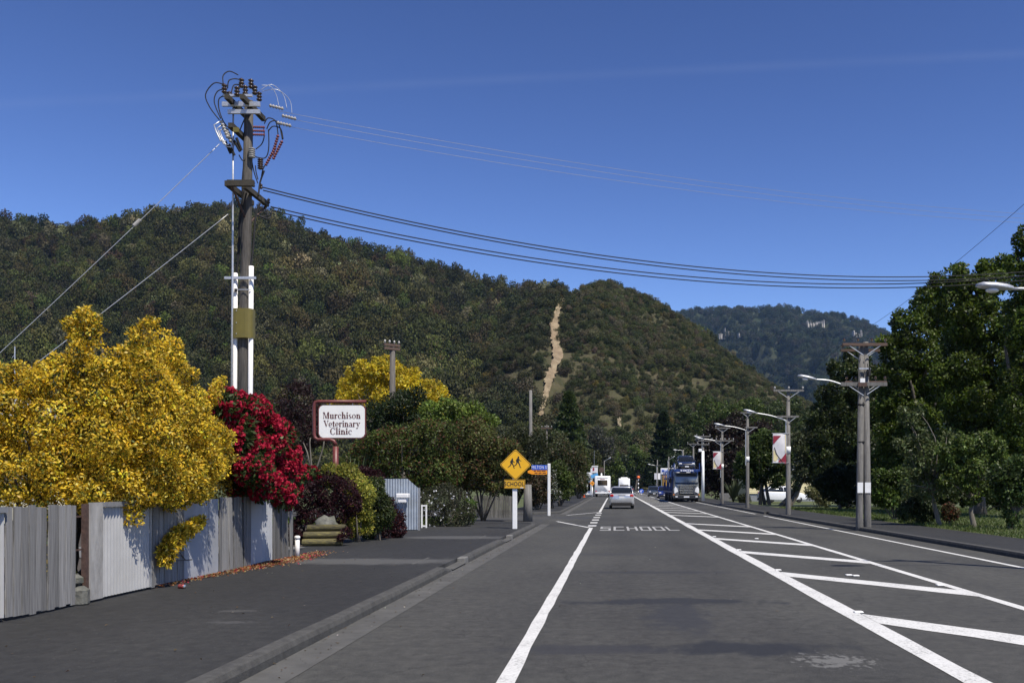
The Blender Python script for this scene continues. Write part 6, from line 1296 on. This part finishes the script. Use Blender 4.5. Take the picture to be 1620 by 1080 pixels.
MB().box((0, -.05, 1.58), (1.8, .05, .1), None, .02).build('badge_bar', M['chrome'], tk); MB().box((0, -.04, .5), (2.34, .2, .42), None, .08).build('bumper', M['truck_dark'], tk); MB().box((0, -.16, .5), (.52, .02, .13)).build('number_plate', M['plate'], tk); MB().box((0, -.02, .3), (2.1, .1, .1)).build('spoiler', M['black'], tk)
for s in (-1, 1):
    MB().add([(s * .78, -.05, 1.0), (s * 1.14, -.03, .82), (s * 1.2, .05, 1.25), (s * 1.05, -.02, 1.5), (s * .86, -.05, 1.3)], [(0, 1, 2, 3, 4) if s > 0 else (4, 3, 2, 1, 0)]).build('headlight', M['lamp_lens'], tk); MB().box((s * .95, -.15, .52), (.22, .03, .13), None, .02).build('fog_light', M['lamp_lens'], tk)
    MB().tube([(s * 1.2, .3, 2.4), (s * 1.5, .2, 2.35), (s * 1.52, .2, 1.8)], .025, 6).build('mirror_arm', M['black'], tk); MB().box((s * 1.5, .2, 2.05), (.2, .12, .5), None, .04).build('mirror', M['black'], tk)
    for y in (.75, 4.5, 5.7): wheel(tk, s * 1.0, y, .48, .32)
    for y in (9.5, 10.8, 15.5, 16.7): wheel(tk, s * 1.0, y, .45, .34)
    MB().box((s * 1.23, .95, .62), (.04, .9, .3), None, .02).build('side_marker_panel', M['truck_dark'], tk)
MB().box((1.2, .02, .72), (.08, .08, .16)).build('indicator', M['amber_lens'], tk); MB().box((-1.2, .02, .72), (.08, .08, .16)).build('indicator', M['amber_lens'], tk)
MB().box((0, 8.5, .72), (.9, 17, .25)).build('chassis', M['truck_dark'], tk)
hd_ = MB().box((0, -.55, 2.98), (2.3, .1, .24), None, .03).build('head_board', M['truck_blue'], tk)
for s in (-1, 1):
    MB().box((s * 1.19, .5, 3.0), (.1, 2.3, .2)).build('deck_rail', M['truck_blue'], tk); MB().box((s * 1.19, -.5, 3.3), (.1, .12, .75)).build('deck_post', M['truck_blue'], tk)
    MB().box((s * 1.2, 10, 2.3), (.1, 16.4, .2)).build('upper_rail', M['truck_blue'], tk); MB().box((s * 1.2, 10, .95), (.1, 16.4, .16)).build('lower_rail', M['truck_blue'], tk)
    for y in (2.2, 5.0, 8.2, 11.5, 14.8, 18.0): MB().box((s * 1.2, y, 1.9), (.12, .16, 2.4)).build('side_post', M['truck_blue'], tk)
    for y0, y1 in ((2.3, 4.9), (8.3, 11.4), (14.9, 17.9)): MB().tube([(s * 1.2, y0, .95), (s * 1.2, y1, 2.3)], .05, 6).build('side_brace', M['truck_blue'], tk)
MB().box((0, .5, 2.9), (2.2, 2.3, .06)).build('upper_deck', M['truck_blue'], tk); MB().box((0, 10, 2.28), (2.2, 16.2, .06)).build('upper_deck', M['truck_blue'], tk); MB().box((0, 10, .98), (2.2, 16.2, .06)).build('lower_deck', M['truck_dark'], tk)
for i, (x, wd) in enumerate(((-.52, .16), (-.3, .12), (-.12, .2), (.12, .14), (.34, .18), (.55, .1))): MB().box((x, -.603, 2.98), (wd, .01, .11)).build('faded_lettering', M['white_ink'], hd_)
TX, TY = 6.84, 90.0; tk.location = (TX, TY, 0)
grp = 'cars riding on the carrier'
car('dark navy car riding above the truck cab', (TX, TY + 1.6), math.pi, 'navy', 1., 2.94, group=grp); car('white car riding high on the middle of the carrier', (TX, TY + 6.8), math.pi, 'white_car', .98, 2.32, group=grp); car('navy car riding high at the back of the carrier', (TX, TY + 12), math.pi, 'navy', .98, 2.32, group=grp)
car('slate car on the lower deck behind the cab', (TX, TY + 7.5), math.pi, 'slate_car', .84, 1.02, group=grp); car('blue car on the lower deck at the carrier tail', (TX, TY + 13), math.pi, 'blue_car', .84, 1.02, group=grp)

# ------------------------------------------------------------------ far street furniture
Yk = 122; t = thing('warning_sign', 'orange diamond sign on a white post behind the motorhome', 'road sign', (X_(937, Yk), Yk, zf)); x = X_(937, Yk); MB().tube([(x, Yk, 0), (x, Yk, Z_(770, Yk))], .075, 10).build('post', M['white'], t, True); MB().prism(rdia(.34, .03), .02, None, (x, Yk - .09, Z_(764, Yk))).build('plate', M['sign_orange'], t); MB().box((x, Yk - .095, Z_(764, Yk)), (.22, .01, .06)).build('black_mark', M['ink_black'], t)
Yk = 118; x = X_(924, Yk); t = thing('traffic_cone', 'small orange traffic cone on the far left footpath', 'cone', (x, Yk, zf)); MB().box((x, Yk, zf + .02), (.36, .36, .04), None, .01).build('base', M['orange'], t); MB().lathe((x, Yk, zf + .04), (0, 0, 1), [(0, .14), (.3, .085), (.31, .085), (.62, .03)], 14).build('cone', M['orange'], t, True); MB().lathe((x, Yk, zf + .3), (0, 0, 1), [(0, .1), (.12, .078)], 14).build('white_collar', M['white'], t, True)
Yk = 160; x = X_(1010, Yk); t = thing('crossing_beacon', 'orange ball beacon on a striped pole at the crossing', 'beacon', (x, Yk, 0))
for k in range(8): MB().tube([(x, Yk, k * .34), (x, Yk, k * .34 + .34)], .09, 10).build('stripe', M['white' if k % 2 else 'black'], t, True)
MB().lathe((x, Yk, 2.72), (0, 0, 1), [(0, .1)] + [(.25 - .25 * math.cos(a), .26 * math.sin(a)) for a in np.linspace(.4, 3.0, 9)], 14).build('globe', M['orange'], t, True); MB().box((x, Yk + .2, 3.0), (.8, .04, .9), None, .1).build('backing_board', M['black'], t)
Yk = 150; x = X_(1015, Yk); t = thing('keep_left_sign', 'round blue arrow sign on the median island', 'road sign', (x, Yk, 0)); MB().tube([(x, Yk, 0), (x, Yk, .7)], .05, 8).build('post', M['white'], t); MB().lathe((x, Yk - .03, .72), (0, -1, 0), [(0, .34), (.02, .34)], 20).build('disc', M['sign_blue'], t); MB().prism([(-.16, .0), (-.12, .0), (.16, .22), (.12, .26), (-.1, .08), (-.1, .16), (-.2, .16), (-.2, -.1), (-.02, -.1), (-.02, 0)], .01, None, (x + .02, Yk - .06, .66)).build('arrow', M['white_ink'], t)
struct(MB().box((X_(1013, 155), 156, .07), (1.8, 14, .16), None, .05).build('traffic_island', M['concrete_pale']))
Yk = 128; x = X_(1050, 140); t = thing('fuel_sign', 'white fuel station sign with blue lettering behind the carrier', 'sign', (X_(1052, 150), 150, 0)); x = X_(1053, 150); MB().box((x, 150, Z_(745, 150)), (1.6, .25, .95), None, .04).build('panel', M['white'], t); text('sign_lettering', 'Mobil', .8, 'sign_blue', t, facing((x - .66, 149.86, Z_(745, 150))), .8, .004, .015, 'LEFT')
for s in (-.62, .62): MB().box((x + s, 150.02, 1.8), (.12, .12, 3.6)).build('leg', M['grey_metal'], t)
MB().box((x - .1, 150, Z_(760, 150)), (.7, .15, 1.7), None, .03).build('price_board', M['sign_yellow'], t)
Yk = 145; t = thing('banner_pole', 'far pole with small white banners left of the fuel sign', 'pole', (X_(1040, Yk), Yk, zf)); x = X_(1040, Yk); MB().tube([(x, Yk, 0), (x, Yk, Z_(742, Yk))], .07, 8).build('post', M['pole_grey'], t, True)
for s in (-1, 1): MB().box((x + s * .26, Yk, Z_(753, Yk)), (.42, .03, .95), rotz(s * .25)).build('banner_cloth', M['banner_white'], t)
# small white shop with a veranda, left, and its signs
YB = 152; x0, x1 = X_(905, YB), X_(943, YB); t = thing('shop', 'small white shop with a veranda past the motorhome', 'shop', ((x0 + x1) / 2, YB, 0)); MB().box(((x0 + x1) / 2 - .8, YB + 5, 1.9), (x1 - x0, 9, 3.6)).build('wall', M['white'], t); MB().box(((x0 + x1) / 2, YB + 1, 2.85), (x1 - x0 + .4, 3.2, .14)).build('veranda_roof', M['roof'], t); MB().box(((x0 + x1) / 2, YB - .6, 3.15), (x1 - x0 + .5, .08, .5)).build('fascia', M['white'], t)
for px in (917, 929, 943): MB().box((X_(px, YB), YB - .5, 1.4), (.16, .16, 2.8)).build('veranda_post', M['white'], t)
MB().box((X_(930, YB), YB + .48, 1.4), (1.2, .06, 1.3)).build('shop_window', M['glass'], t); MB().box((X_(918, YB), YB + .48, 1.2), (.9, .06, 2.1)).build('door', M['maroon'], t)
YB2 = 146; t = thing('shop_sign_frame', 'tall white framed shop sign with a blue panel', 'sign', (X_(941, YB2), YB2, 0)); xc = X_(940, YB2)
for s in (-.5, .5): MB().box((xc + s, YB2, 2.3), (.1, .1, 4.6)).build('leg', M['white'], t)
MB().box((xc, YB2, Z_(737, YB2)), (1.25, .2, .12)).build('top_bar', M['white'], t); MB().box((xc, YB2 - .02, Z_(743, YB2)), (.9, .06, .9)).build('upper_panel', M['banner_white'], t); MB().box((xc - .1, YB2 - .06, Z_(743, YB2) + .1), (.25, .02, .5)).build('red_stripe', M['banner_red'], t); MB().box((xc + .05, YB2 - .04, Z_(752, YB2)), (1.1, .08, .55), Matrix.Rotation(R(-18), 3, 'Y')).build('blue_panel', pm('pale_blue_panel', (.1, .35, .65), .5), t)
t = thing('round_sign', 'round brownish sign on a white post above the motorhome', 'road sign', (X_(951.5, 142), 142, zf)); x = X_(951.5, 142); MB().tube([(x, 142, 0), (x, 142, Z_(748, 142))], .12, 10).build('post', M['white'], t, True); MB().lathe((x, 141.9, Z_(743, 142)), (0, -1, 0), [(0, .4), (.05, .4)], 18).build('disc', M['arm_rust'], t)
lp_ = thing('lamp_pole', 'thin left hand street lamp beyond the motorhome', 'pole', (X_(958, 165), 165, 0)); x = X_(956, 165); MB().tube([(x, 165, 0), (x, 165, Z_(728, 165))], [.1, .06], 8).build('post', M['pole_grey'], lp_, True); lamp(lp_, (x, 165, Z_(730, 165)), at(962, 726, 165))
sp = thing('aerial_mast', 'thin mast rising above the far left shop', 'mast', (X_(940, 168), 168, 0)); MB().tube([(X_(940, 168), 168, 0), (X_(940, 168), 168, Z_(712, 168))], [.06, .03], 6).build('mast', M['grey_metal'], sp)
# reflective studs on the median
for px, py in ((1358, 969), (1231, 902), (1343, 910), (1354, 911), (1487, 926), (1169, 870), (1130, 849), (1197, 852)):
    Yk = F * H / (py - VY); x = X_(px, Yk); tag(MB().box((x, Yk, .012), (.11, .1, .022), None, .008).build('road_stud', M['white']), 'small pale reflective stud on the hatched median', 'road stud', 'median studs')
